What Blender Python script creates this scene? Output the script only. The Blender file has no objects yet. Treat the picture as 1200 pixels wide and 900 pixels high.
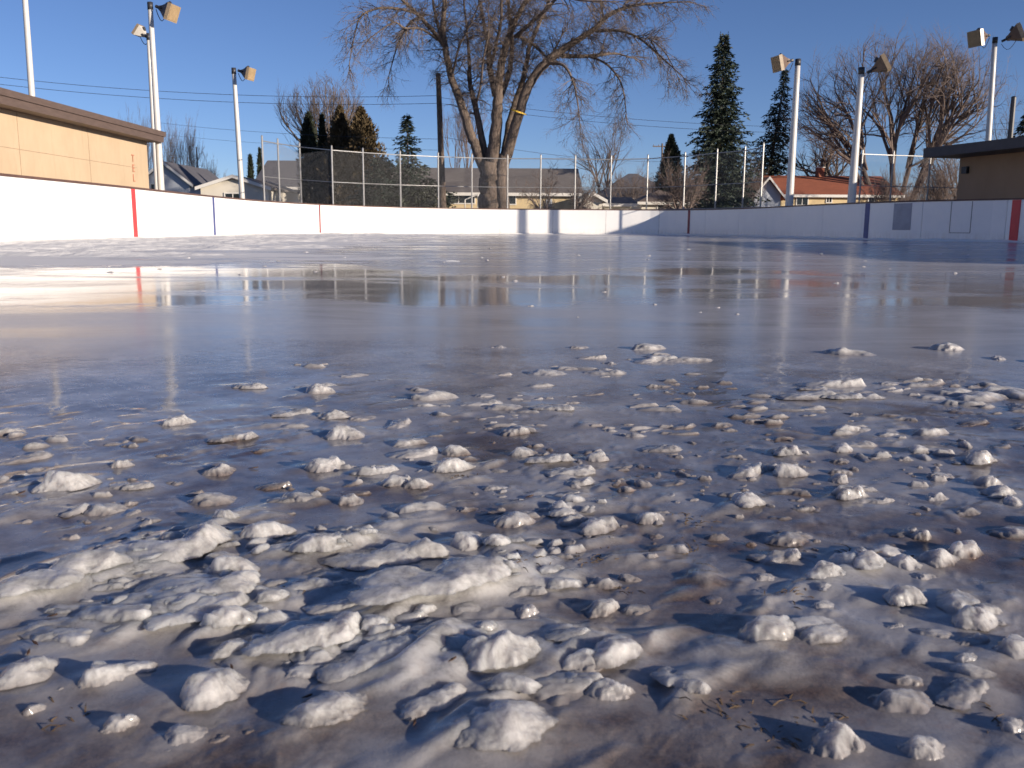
import bpy, math, random
import numpy as np
from mathutils import Vector, Matrix, Euler
R = math.radians
random.seed(7)
rng = np.random.default_rng(11)
sc = bpy.context.scene
C = bpy.data.collections.new("rink_scene"); sc.collection.children.link(C)

# ------------------------------------------------------------------ camera
F = 1060.0; CX, CY = 600.0, 450.0; H0 = 0.33
cam_d = bpy.data.cameras.new("camera"); cam = bpy.data.objects.new("camera", cam_d); C.objects.link(cam)
cam_d.sensor_width = 36; cam_d.lens = 36*F/1200; cam_d.clip_start = 0.02; cam_d.clip_end = 6000
cam.location = (0, 0, H0)
pitch = math.atan(184.4/F); roll = R(0.34)
camM = Matrix.Rotation(0, 3, 'Z') @ Matrix.Rotation(R(90)-pitch, 3, 'X') @ Matrix.Rotation(roll, 3, 'Z')
cam.rotation_euler = camM.to_euler()
sc.camera = cam
cam_d.dof.use_dof = True; cam_d.dof.focus_distance = 2.2; cam_d.dof.aperture_fstop = 20
def ray(px, py):
    return camM @ Vector(((px-CX)/F, -(py-CY)/F, -1.0))
def at(px, py, Y):
    d = ray(px, py); return Vector((d.x*Y/d.y, Y, H0+d.z*Y/d.y))
def gnd(px, py, z=0.0):
    d = ray(px, py); t = (z-H0)/d.z; return Vector((d.x*t, d.y*t, z))

# ------------------------------------------------------------------ light
SUN_AZ = R(31)      # behind-right: direction to sun = (cos, -sin)
SUN_EL = R(12.3)
sdir = Vector((math.cos(SUN_AZ)*math.cos(SUN_EL), -math.sin(SUN_AZ)*math.cos(SUN_EL), math.sin(SUN_EL)))
ld = bpy.data.lights.new("sun", 'SUN'); ld.energy = 5.0; ld.angle = R(0.53); ld.color = (1.0, 0.86, 0.70)
lo = bpy.data.objects.new("sun", ld); C.objects.link(lo)
lo.rotation_euler = sdir.to_track_quat('Z', 'Y').to_euler(); lo.location = (20, -10, 20)
w = bpy.data.worlds.new("World"); sc.world = w; w.use_nodes = True
nt = w.node_tree; nt.nodes.clear()
sky = nt.nodes.new("ShaderNodeTexSky"); sky.sky_type = 'NISHITA'; sky.sun_disc = False
sky.sun_elevation = SUN_EL; sky.sun_rotation = math.atan2(sdir.x, sdir.y)
sky.altitude = 0; sky.air_density = 0.7; sky.dust_density = 0.05; sky.ozone_density = 3.2
bg = nt.nodes.new("ShaderNodeBackground"); bg.inputs[1].default_value = 0.085
wo = nt.nodes.new("ShaderNodeOutputWorld")
tint = nt.nodes.new("ShaderNodeMix"); tint.data_type = 'RGBA'; tint.blend_type = 'MULTIPLY'; tint.inputs[0].default_value = 1.0
tint.inputs[7].default_value = (0.86, 0.82, 0.96, 1)
nt.links.new(sky.outputs[0], tint.inputs[6]); nt.links.new(tint.outputs[2], bg.inputs[0]); nt.links.new(bg.outputs[0], wo.inputs[0])
sc.view_settings.view_transform = 'Standard'; sc.view_settings.look = 'None'
sc.view_settings.gamma = 1; sc.view_settings.exposure = 0.55
sc.render.engine = 'CYCLES'
sc.cycles.max_bounces = 6; sc.cycles.transparent_max_bounces = 8
sc.cycles.caustics_reflective = False; sc.cycles.caustics_refractive = False
sc.cycles.sample_clamp_indirect = 4

# ------------------------------------------------------------------ materials
class NB:
    def __init__(s, name):
        s.m = bpy.data.materials.new(name); s.m.use_nodes = True
        s.t = s.m.node_tree; s.p = s.t.nodes["Principled BSDF"]
    def n(s, ty, **kw):
        x = s.t.nodes.new("ShaderNode"+ty)
        for k, v in kw.items():
            if k.startswith("i_"):
                x.inputs[k[2:].replace("_", " ")].default_value = v
            else: setattr(x, k, v)
        return x
    def l(s, a, b): s.t.links.new(a, b)
    def noise(s, vec, scale, detail=4, rough=0.55, dist=0.0):
        x = s.n("TexNoise"); x.inputs["Scale"].default_value = scale; x.inputs["Detail"].default_value = detail
        x.inputs["Roughness"].default_value = rough; x.inputs["Distortion"].default_value = dist
        if vec is not None: s.l(vec, x.inputs["Vector"])
        return x.outputs["Fac"]
    def ramp(s, fac, pts):
        x = s.n("ValToRGB"); cr = x.color_ramp
        while len(cr.elements) < len(pts): cr.elements.new(0.5)
        for e, (p, c) in zip(cr.elements, pts):
            e.position = p; e.color = (c, c, c, 1) if isinstance(c, (int, float)) else (*c, 1)
        s.l(fac, x.inputs[0]); return x.outputs[0]
    def mr(s, v, a, b, c=0.0, d=1.0, smooth=True):
        x = s.n("MapRange"); x.interpolation_type = 'SMOOTHSTEP' if smooth else 'LINEAR'
        s.l(v, x.inputs[0])
        for i, q in enumerate((a, b, c, d)): x.inputs[1+i].default_value = q
        return x.outputs[0]
    def math(s, op, a, b=None, clamp=False):
        x = s.n("Math"); x.operation = op; x.use_clamp = clamp
        for i, q in enumerate((a, b)):
            if q is None: continue
            if isinstance(q, (int, float)): x.inputs[i].default_value = q
            else: s.l(q, x.inputs[i])
        return x.outputs[0]
    def mix(s, fac, a, b):
        x = s.n("Mix"); x.data_type = 'RGBA'
        for sock, q in ((x.inputs[0], fac), (x.inputs[6], a), (x.inputs[7], b)):
            if isinstance(q, (int, float)): sock.default_value = q
            elif isinstance(q, tuple): sock.default_value = (*q, 1)
            else: s.l(q, sock)
        return x.outputs[2]
    def bump(s, h, strength, dist, prev=None):
        x = s.n("Bump"); x.inputs["Strength"].default_value = strength; x.inputs["Distance"].default_value = dist
        s.l(h, x.inputs["Height"])
        if prev is not None: s.l(prev, x.inputs["Normal"])
        return x.outputs[0]
    def obj(s): return s.n("TexCoord").outputs["Object"]
    def world(s): return s.n("NewGeometry").outputs["Position"]
    def scale(s, vec, sx, sy, sz, rot=(0, 0, 0)):
        x = s.n("Mapping"); s.l(vec, x.inputs[0]); x.inputs["Scale"].default_value = (sx, sy, sz)
        x.inputs["Rotation"].default_value = rot; return x.outputs[0]

def plain(name, col, rough=0.7, var=0.15, nscale=3.0, metal=0.0, bump=0.0, bscale=40, stretch=(1, 1, 1)):
    b = NB(name); v = b.scale(b.world(), *stretch)
    f = b.noise(v, nscale, 5, 0.65)
    f2 = b.ramp(f, [(0.3, 0.0), (0.7, 1.0)])
    lo_ = tuple(c*(1-var) for c in col); hi_ = tuple(min(1, c*(1+var)) for c in col)
    b.l(b.mix(f2, lo_, hi_), b.p.inputs["Base Color"])
    b.p.inputs["Roughness"].default_value = rough; b.p.inputs["Metallic"].default_value = metal
    if bump: b.l(b.bump(b.noise(v, bscale, 4), bump, 0.02), b.p.inputs["Normal"])
    return b.m

M = {}
M['board'] = None
def mk_board():
    b = NB("white_board_plastic"); pos = b.world()
    n1 = b.noise(pos, 1.3, 6, 0.7); n2 = b.noise(b.scale(pos, 3, 3, 0.6), 4, 5, 0.7)
    sep = b.n("SeparateXYZ"); b.l(pos, sep.inputs[0]); z = sep.outputs[2]
    dirt = b.math('MULTIPLY', b.mr(z, 0.35, 0.0), b.ramp(n2, [(0.35, 0), (0.7, 0.55)]))
    c = b.mix(b.ramp(n1, [(0.35, 0), (0.75, 1)]), (0.84, 0.84, 0.83), (0.77, 0.78, 0.79))
    c = b.mix(dirt, c, (0.50, 0.46, 0.40))
    scuff = b.noise(b.scale(pos, 1, 1, 9), 7, 6, 0.8)
    c = b.mix(b.ramp(scuff, [(0.66, 0), (0.72, 0.5)]), c, (0.35, 0.34, 0.34))
    b.l(c, b.p.inputs["Base Color"]); b.p.inputs["Roughness"].default_value = 0.38
    return b.m
M['board'] = mk_board()
M['cap'] = plain("board_cap", (0.10, 0.055, 0.045), 0.6, 0.3)
M['red'] = plain("red_paint", (0.62, 0.045, 0.05), 0.5, 0.15)
M['bluep'] = plain("blue_paint", (0.05, 0.07, 0.22), 0.5, 0.15)
M['maroon'] = plain("goal_line_paint", (0.22, 0.05, 0.06), 0.5, 0.2)
M['seam'] = plain("seam", (0.18, 0.17, 0.17), 0.8)
M['gate'] = plain("grey_gate", (0.30, 0.32, 0.38), 0.5)
M['galv'] = plain("galvanised_steel", (0.33, 0.33, 0.33), 0.42, 0.15, metal=0.35, nscale=8)
M['polep'] = plain("pole_paint", (0.56, 0.55, 0.53), 0.35, 0.06, nscale=6)
M['darkm'] = plain("dark_metal", (0.035, 0.035, 0.04), 0.45, 0.3)
M['bronze'] = plain("bronze_housing", (0.13, 0.085, 0.06), 0.45, 0.25)
M['lens'] = plain("lens_frame", (0.34, 0.26, 0.17), 0.35, 0.2, nscale=9)
M['amber'] = plain("lamp_glass", (0.36, 0.26, 0.15), 0.12, 0.15, nscale=5)
M['palem'] = plain("pale_housing", (0.55, 0.52, 0.47), 0.4, 0.1)
M['faded'] = plain("faded_red_paint", (0.50, 0.19, 0.12), 0.7, 0.2, nscale=20)
M['joint'] = plain("wall_joint", (0.30, 0.22, 0.15), 0.9, 0.2)
M['fascia'] = plain("brown_fascia", (0.115, 0.082, 0.070), 0.6, 0.18, stretch=(1, 1, 6))
M['fascia2'] = plain("dark_fascia", (0.05, 0.045, 0.05), 0.6, 0.18)
M['rooftar'] = plain("roof_tar", (0.10, 0.09, 0.09), 0.9, 0.3)
M['bark'] = None
def bark(name, c1, c2, sc_=1.0):
    b = NB(name); v = b.scale(b.world(), 1, 1, 0.22)
    f = b.noise(v, 9*sc_, 8, 0.7, 1.2); b.l(b.mix(b.ramp(f, [(0.32, 0), (0.66, 1)]), c1, c2), b.p.inputs["Base Color"])
    b.p.inputs["Roughness"].default_value = 0.9
    b.l(b.bump(f, 1.0, 0.09), b.p.inputs["Normal"]); return b.m
M['bark'] = bark("grey_brown_bark", (0.045, 0.034, 0.028), (0.23, 0.175, 0.14))
M['twig'] = plain("twig_bark", (0.125, 0.098, 0.084), 0.85, 0.25, nscale=1)
M['twigred'] = plain("red_twig_bark", (0.150, 0.112, 0.096), 0.85, 0.25, nscale=1)
M['twigdark'] = plain("dark_twig_bark", (0.11, 0.08, 0.065), 0.85, 0.25, nscale=1)
M['barkdark'] = bark("dark_bark", (0.04, 0.03, 0.028), (0.16, 0.12, 0.10))
M['spruce'] = plain("spruce_needles", (0.022, 0.036, 0.022), 0.7, 0.55, nscale=1.6)
M['arbor'] = plain("arborvitae_foliage", (0.020, 0.028, 0.014), 0.75, 0.5, nscale=2)
M['rust'] = plain("winter_browned_foliage", (0.085, 0.060, 0.028), 0.8, 0.5, nscale=1.6)
M['ever'] = plain("bluegreen_foliage", (0.018, 0.031, 0.022), 0.75, 0.5, nscale=1.6)
M['wood'] = bark("weathered_pole_wood", (0.07, 0.055, 0.045), (0.25, 0.19, 0.15), 1.5)
M['wire'] = plain("wire", (0.03, 0.03, 0.035), 0.5)
M['winframe'] = plain("white_trim", (0.72, 0.70, 0.66), 0.5, 0.05)
M['glass'] = NB("window_glass").m
gp = M['glass'].node_tree.nodes["Principled BSDF"]; gp.inputs["Base Color"].default_value = (0.02, 0.025, 0.03, 1); gp.inputs["Roughness"].default_value = 0.08
M['ribbon'] = plain("yellow_ribbon", (0.85, 0.55, 0.06), 0.6, 0.05)
def stucco(name, c1, c2, dirt=0.25):
    b = NB(name); pos = b.world()
    n = b.noise(b.scale(pos, 1, 1, 0.5), 0.8, 8, 0.7); f = b.noise(pos, 60, 3)
    c = b.mix(b.ramp(n, [(0.3, 0), (0.7, 1)]), c1, c2)
    st = b.noise(b.scale(pos, 5, 5, 0.35), 1.6, 6, 0.75)
    c = b.mix(b.ramp(st, [(0.55, 0), (0.8, dirt)]), c, tuple(x*0.55 for x in c1))
    b.l(c, b.p.inputs["Base Color"]); b.p.inputs["Roughness"].default_value = 0.9
    b.l(b.bump(f, 0.4, 0.01), b.p.inputs["Normal"]); return b.m
M['tan'] = stucco("tan_stucco", (0.44, 0.335, 0.225), (0.54, 0.415, 0.285), 0.35)
M['brown'] = stucco("brown_block", (0.30, 0.20, 0.13), (0.36, 0.25, 0.17))
M['cream'] = stucco("cream_siding", (0.60, 0.47, 0.27), (0.66, 0.53, 0.32), 0.1)
M['white'] = stucco("white_siding", (0.62, 0.58, 0.50), (0.70, 0.66, 0.58), 0.2)
M['blueg'] = stucco("shade_blue_white_siding", (0.42, 0.46, 0.52), (0.48, 0.52, 0.58), 0.2)  # blue shade of the white gables is put into this colour; doors share it
def shingle(name, c):
    b = NB(name); pos = b.world()
    n = b.noise(pos, 5, 6, 0.75); n2 = b.noise(b.scale(pos, 1, 1, 14), 2.5, 3, 0.8); n3 = b.noise(pos, 0.5, 4)
    a = b.mix(b.ramp(n2, [(0.35, 0), (0.65, 1)]), tuple(x*0.75 for x in c), tuple(x*1.15 for x in c))
    a = b.mix(b.math('MULTIPLY', b.ramp(n3, [(0.4, 0), (0.7, 1)]), 0.35), a, tuple(x*0.6 for x in c))
    b.l(a, b.p.inputs["Base Color"]); b.p.inputs["Roughness"].default_value = 0.9; return b.m
M['shgrey'] = shingle("grey_shingles", (0.17, 0.15, 0.14))
M['shdark'] = shingle("dark_shingles", (0.10, 0.10, 0.12))
M['shbrown'] = shingle("brown_shingles", (0.20, 0.15, 0.12))
M['shrust'] = shingle("rust_red_shingles", (0.34, 0.105, 0.055))
M['brick'] = plain("chimney_brick", (0.34, 0.13, 0.08), 0.9, 0.3, nscale=14)
M['deadgrass'] = plain("dead_grass_blade", (0.11, 0.070, 0.035), 0.8, 0.4, nscale=60)
M['leafbit'] = plain("dark_leaf_bit", (0.05, 0.025, 0.015), 0.7, 0.4, nscale=60)

def ice_material():
    """One ice for sheet and lumps: clear dark ice over dead turf where it is thin, milky where slush is thick."""
    b = NB("refrozen_rink_ice"); pos = b.world()
    sep = b.n("SeparateXYZ"); b.l(pos, sep.inputs[0]); X, Y, Z = sep.outputs
    cmb = b.n("CombineXYZ"); b.l(X, cmb.inputs[0]); b.l(Y, cmb.inputs[1]); flat = cmb.outputs[0]
    wob = b.math('MULTIPLY', b.math('SUBTRACT', b.noise(flat, 0.9, 5, 0.6), 0.5), 3.2); Yw = b.math('ADD', Y, wob)
    far = b.mr(Yw, 1.1, 3.2)
    # clouding of the ice (metre and centimetre sized)
    n1 = b.noise(flat, 4.2, 7, 0.58, 0.5)
    n2 = b.noise(flat, 1.1, 6, 0.6, 0.5)
    n3 = b.noise(flat, 19, 6, 0.6, 0.4)
    mk = b.math('ADD', b.math('MULTIPLY', n1, 0.50), b.math('ADD', b.math('MULTIPLY', n2, 0.32), b.math('MULTIPLY', n3, 0.18)))
    milky = b.mr(mk, 0.41, 0.60)
    thick = b.mr(Z, -0.0010, 0.0105)
    n4 = b.noise(pos, 90, 5, 0.7)
    thick = b.math('MULTIPLY', thick, b.mr(n4, 0.2, 0.55, 0.65, 1.0))
    turf = b.noise(flat, 160, 4, 0.8, 2.0)
    under = b.mix(b.ramp(turf, [(0.35, 0), (0.68, 1)]), (0.030, 0.021, 0.020), (0.125, 0.082, 0.064))
    nearc = b.mix(b.math('MULTIPLY', milky, 0.80), under, (0.41, 0.405, 0.42))
    # turf close under the surface at right front: patches without milk
    tp = b.noise(flat, 3.2, 6, 0.7, 1.4)
    bare = b.math('MULTIPLY', b.mr(tp, 0.50, 0.62), b.math('MAXIMUM', b.math('MULTIPLY', b.mr(X, -0.45, 0.05), b.mr(Y, 1.7, 0.9)), b.mr(Y, 0.72, 0.50, 0, 0.8)))
    nearc = b.mix(b.math('MULTIPLY', bare, 0.75), nearc, under)
    # far rink: grey scuffed ice, wet glaze pools, old snow along the left boards
    s1 = b.noise(b.scale(flat, 0.35, 1.0, 1), 1.3, 8, 0.7, 0.6)
    s2 = b.noise(flat, 0.22, 5, 0.6)
    farc = b.mix(b.ramp(s1, [(0.32, 0), (0.70, 1)]), (0.30, 0.29, 0.30), (0.52, 0.50, 0.50))
    base = b.mix(far, nearc, farc)
    sn = b.noise(b.scale(flat, 0.35, 0.8, 1), 0.50, 9, 0.72, 0.4)
    wgt = b.math('ADD', sn, b.mr(X, 1.5, -5.5, -0.06, 0.24, False))
    wgt = b.math('ADD', wgt, b.mr(Yw, 4.0, 8.5, -0.42, 0.0))
    snow = b.mr(wgt, 0.56, 0.64)
    sb = b.math('MULTIPLY', b.mr(b.math('ADD', sn, b.mr(Y, 26, 38, -0.4, 0.0)), 0.44, 0.58), 0.6)
    snow = b.math('MAXIMUM', snow, sb)
    base = b.mix(snow, base, (0.86, 0.85, 0.83))
    base = b.mix(b.math('MULTIPLY', thick, 0.90), base, b.mix(b.mr(b.noise(pos, 30, 7, 0.72, 0.6), 0.36, 0.62), (0.32, 0.315, 0.31), (0.58, 0.565, 0.55)))
    # warm stain from turf mud under lumps
    stn = b.math('MULTIPLY', b.mr(b.noise(pos, 22, 5, 0.7), 0.58, 0.74), b.mr(Z, 0.020, 0.003))
    base = b.mix(b.math('MULTIPLY', stn, b.mr(Y, 2.2, 1.2, 0, 0.28)), base, (0.22, 0.105, 0.055))
    b.l(base, b.p.inputs["Base Color"])
    # wetness / roughness
    r1 = b.noise(b.scale(flat, 0.60, 1.0, 1), 0.8, 7, 0.62, 0.5)
    pool = b.mr(b.math('ADD', r1, b.math('MULTIPLY', b.mr(Yw, 1.8, 4.4), b.mr(Yw, 11.0, 6.5, 0, 1))), 1.36, 1.56)
    nr = b.noise(flat, 26, 5, 0.7)
    rough = b.mr(nr, 0.3, 0.7, 0.22, 0.46)
    frough = b.mr(s1, 0.3, 0.7, 0.13, 0.26)
    mixr = b.n("Mix"); b.l(far, mixr.inputs[0]); b.l(rough, mixr.inputs[2]); b.l(frough, mixr.inputs[3])
    mix2 = b.n("Mix"); b.l(pool, mix2.inputs[0]); b.l(mixr.outputs[0], mix2.inputs[2]); mix2.inputs[3].default_value = 0.045
    wet = b.mr(b.noise(pos, 120, 3, 0.6), 0.56, 0.62, 0.22, -0.20)
    rr = b.math('ADD', b.math('ADD', mix2.outputs[0], b.math('MULTIPLY', snow, 0.45)), b.math('MULTIPLY', thick, wet), clamp=True)
    b.l(rr, b.p.inputs["Roughness"])
    b.p.inputs["IOR"].default_value = 1.31
    b.p.inputs["Coat Weight"].default_value = 0.8; b.p.inputs["Coat Roughness"].default_value = 0.09; b.p.inputs["Coat IOR"].default_value = 1.31
    b.l(b.math('MULTIPLY', b.mr(Yw, 3.0, 1.0), 0.75), b.p.inputs["Coat Weight"])
    b.l(b.math('MULTIPLY', b.math('MAXIMUM', thick, b.math('MULTIPLY', milky, 0.25)), b.mr(Y, 3.5, 2.0, 0, 0.95)), b.p.inputs["Subsurface Weight"])
    b.p.inputs["Subsurface Radius"].default_value = (1.0, 0.9, 0.85)
    b.p.inputs["Subsurface Scale"].default_value = 0.035
    # fine relief
    h1 = b.noise(pos, 240, 5, 0.65); h2 = b.noise(pos, 38, 6, 0.6)
    crust = b.n("TexVoronoi"); crust.inputs["Scale"].default_value = 260; b.l(pos, crust.inputs["Vector"])
    n = b.bump(h2, 0.20, 0.003); n = b.bump(h1, 0.4, 0.0007, n)
    n5 = b.n("Bump"); n5.inputs["Distance"].default_value = 0.0005; b.l(crust.outputs["Distance"], n5.inputs["Height"]); b.l(b.math('MULTIPLY', thick, 0.5), n5.inputs["Strength"]); b.l(n, n5.inputs["Normal"]); n = n5.outputs[0]
    nf = b.bump(b.noise(b.scale(flat, 0.5, 1, 1), 9, 8, 0.72), 0.03, 0.012)
    nmix = b.n("Mix"); nmix.data_type = 'VECTOR'
    b.l(far, nmix.inputs[0]); b.l(n, nmix.inputs[4]); b.l(nf, nmix.inputs[5])
    b.l(nmix.outputs[1], b.p.inputs["Normal"])
    return b.m
M['ice'] = ice_material()
def ground_material():
    b = NB("snowy_dead_lawn"); pos = b.world()
    n = b.noise(pos, 0.15, 8, 0.7); g = b.noise(pos, 6, 6, 0.7)
    c = b.mix(b.ramp(g, [(0.3, 0), (0.7, 1)]), (0.10, 0.075, 0.04), (0.22, 0.17, 0.10))
    c = b.mix(b.ramp(n, [(0.52, 0), (0.60, 1)]), c, (0.70, 0.70, 0.72))
    b.l(c, b.p.inputs["Base Color"]); b.p.inputs["Roughness"].default_value = 0.95; return b.m
M['ground'] = ground_material()

# ------------------------------------------------------------------ mesh helpers
def link(o, parent=None):
    C.objects.link(o)
    if parent is not None: o.parent = parent
    return o
def tag(o, label=None, cat=None, group=None, kind=None):
    if label: o["label"] = label
    if cat: o["category"] = cat
    if group: o["group"] = group
    if kind: o["kind"] = kind
    return o
def empty(name, label=None, cat=None, group=None, loc=(0, 0, 0)):
    o = bpy.data.objects.new(name, None); o.empty_display_size = 0.2; o.location = loc
    link(o); return tag(o, label, cat, group)

class MB:
    def __init__(s): s.v = []; s.f = []
    def quad(s, a, b, c, d):
        i = len(s.v); s.v += [tuple(a), tuple(b), tuple(c), tuple(d)]; s.f.append((i, i+1, i+2, i+3))
    def tri(s, a, b, c):
        i = len(s.v); s.v += [tuple(a), tuple(b), tuple(c)]; s.f.append((i, i+1, i+2))
    def hexa(s, p):     # 8 points: bottom 4 ccw, top 4 ccw
        i = len(s.v); s.v += [tuple(q) for q in p]
        for f in ((3, 2, 1, 0), (4, 5, 6, 7), (0, 1, 5, 4), (1, 2, 6, 5), (2, 3, 7, 6), (3, 0, 4, 7)):
            s.f.append(tuple(i+k for k in f))
    def box(s, c, size, ax=None):
        c = Vector(c); ax = ax or (Vector((1, 0, 0)), Vector((0, 1, 0)), Vector((0, 0, 1)))
        x, y, z = [a*(d/2) for a, d in zip(ax, size)]
        s.hexa([c-x-y-z, c+x-y-z, c+x+y-z, c-x+y-z, c-x-y+z, c+x-y+z, c+x+y+z, c-x+y+z])
    def frustum(s, c0, c1, ax, s0, s1):
        x, y = ax; c0 = Vector(c0); c1 = Vector(c1)
        p = []
        for c, (a, b_) in ((c0, s0), (c1, s1)):
            p += [c-x*a/2-y*b_/2, c+x*a/2-y*b_/2, c+x*a/2+y*b_/2, c-x*a/2+y*b_/2]
        s.hexa(p)
    def tube(s, pts, rad, n=6, cap=True):
        pts = [Vector(p) for p in pts]
        if isinstance(rad, (int, float)): rad = [rad]*len(pts)
        base = len(s.v); t0 = None; u = None
        for k, p in enumerate(pts):
            t = (pts[min(k+1, len(pts)-1)]-pts[max(k-1, 0)])
            if t.length < 1e-9: t = Vector((0, 0, 1))
            t.normalize()
            if u is None:
                a = Vector((1, 0, 0)) if abs(t.x) < 0.8 else Vector((0, 1, 0))
                u = t.cross(a).normalized()
            else:
                u = (u - t*u.dot(t))
                u = u.normalized() if u.length > 1e-6 else t.orthogonal().normalized()
            v = t.cross(u)
            for j in range(n):
                a = 2*math.pi*j/n
                q = p+(u*math.cos(a)+v*math.sin(a))*rad[k]; s.v.append((q.x, q.y, q.z))
        for k in range(len(pts)-1):
            for j in range(n):
                a = base+k*n+j; b_ = base+k*n+(j+1) % n
                s.f.append((a, b_, b_+n, a+n))
        if cap and n > 2:
            s.f.append(tuple(base+j for j in range(n))[::-1]); e = base+(len(pts)-1)*n
            s.f.append(tuple(e+j for j in range(n)))
    def lathe(s, c, prof, n=14, axis='Z'):
        pts = [Vector(c)+Vector((0, 0, z)) for z, r in prof]; s.tube(pts, [r for z, r in prof], n)
    def build(s, name, mat, parent=None, smooth=False):
        me = bpy.data.meshes.new(name); me.from_pydata(s.v, [], s.f); me.materials.append(mat)
        if smooth: me.polygons.foreach_set("use_smooth", [True]*len(me.polygons))
        me.update(); o = bpy.data.objects.new(name, me); link(o, parent); return o

# ------------------------------------------------------------------ numpy noise
P = rng.permutation(512); P = np.concatenate([P, P, P])
G = rng.normal(size=(512, 2)); G /= np.linalg.norm(G, axis=1)[:, None]
def pn(x, y):
    xi = np.floor(x).astype(int); yi = np.floor(y).astype(int); xf = x-xi; yf = y-yi
    xi &= 511; yi &= 511
    def g(ix, iy, dx, dy):
        h = P[(P[ix & 511]+iy) & 511] & 511; gg = G[h]; return gg[..., 0]*dx+gg[..., 1]*dy
    u = xf*xf*xf*(xf*(xf*6-15)+10); v = yf*yf*yf*(yf*(yf*6-15)+10)
    a = g(xi, yi, xf, yf); b_ = g(xi+1, yi, xf-1, yf); c = g(xi, yi+1, xf, yf-1); d = g(xi+1, yi+1, xf-1, yf-1)
    return 1.5*((a+(b_-a)*u)+((c+(d-c)*u)-(a+(b_-a)*u))*v)
def fbm(x, y, o=5, gain=0.5):
    s = 0; a = 1.0; t = 0
    for i in range(o):
        s = s+a*pn(x*2**i+17.3*i, y*2**i-9.1*i); t += a; a *= gain
    return s/t
def sstep(x, a, b): 
    t = np.clip((x-a)/(b-a), 0, 1); return t*t*(3-2*t)

MOUNDS = []      # milky swells of refrozen melt that the larger lumps sit in
def ice_height(X, Y):
    """Relief of the refrozen slush field: streaky ridges lit from the right, fading to smooth ice beyond 3 m."""
    c, s = math.cos(R(42)), math.sin(R(42))
    wx = X+0.02*fbm(X*9, Y*9+4, 3); wy = Y+0.02*fbm(X*9+40, Y*9, 3)
    a = wx*c+wy*s; b_ = -wx*s+wy*c                      # a along the ridges, b across
    dens = sstep(fbm(X*1.9+3, Y*1.9+8, 3), -0.30, 0.22)
    near = sstep(Y+1.6*np.clip(-X/np.maximum(Y, .1)-.12, 0, .5), 2.7, 1.25)
    fade2 = sstep(Y, 1.35, 0.75)
    left = 0.35+0.65*sstep(X, 0.28, -0.12)
    r1 = fbm(a*6, b_*12, 3)
    r1 = np.clip(r1+0.02, 0, None)**1.2
    pat = sstep(fbm(X*3.1+60, Y*3.1, 3), -.05, .30)
    r2 = fbm(a*15+7, b_*23, 3, 0.5); r2 = np.clip(r2-.02, 0, None)
    h = near*(dens*0.036*r1*(0.25+0.75*fade2)*left + pat*0.010*r2*(0.45+0.55*left))
    r3 = np.clip(fbm(a*34+3, b_*46, 3, .55)-.02, 0, None)
    h = h+near*(0.0045*fbm(X*4+9, Y*4, 3)+0.0022*r3*sstep(fbm(X*4.5+11, Y*4.5+2, 3), -.15, .2)*(0.6+0.5*np.clip(Y, 0, 2)))
    h = h+0.0005*fbm(X*2.2, Y*1.6+70, 3)*(1-near)
    for (mx, my, ma, mb_, mc, ms, mh) in MOUNDS:
        if X.size > 4:
            sel = (np.abs(X-mx) < 3*ma) & (np.abs(Y-my) < 3*ma)
            if not sel.any(): continue
            dx = X[sel]-mx; dy = Y[sel]-my
            h[sel] += mh*np.exp(-(((dx*mc+dy*ms)/ma)**2+((-dx*ms+dy*mc)/mb_)**2))
        elif abs(float(X.flat[0])-mx) < 3*ma and abs(float(Y.flat[0])-my) < 3*ma:
            dx = X-mx; dy = Y-my; h = h+mh*np.exp(-(((dx*mc+dy*ms)/ma)**2+((-dx*ms+dy*mc)/mb_)**2))
    return h

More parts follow.
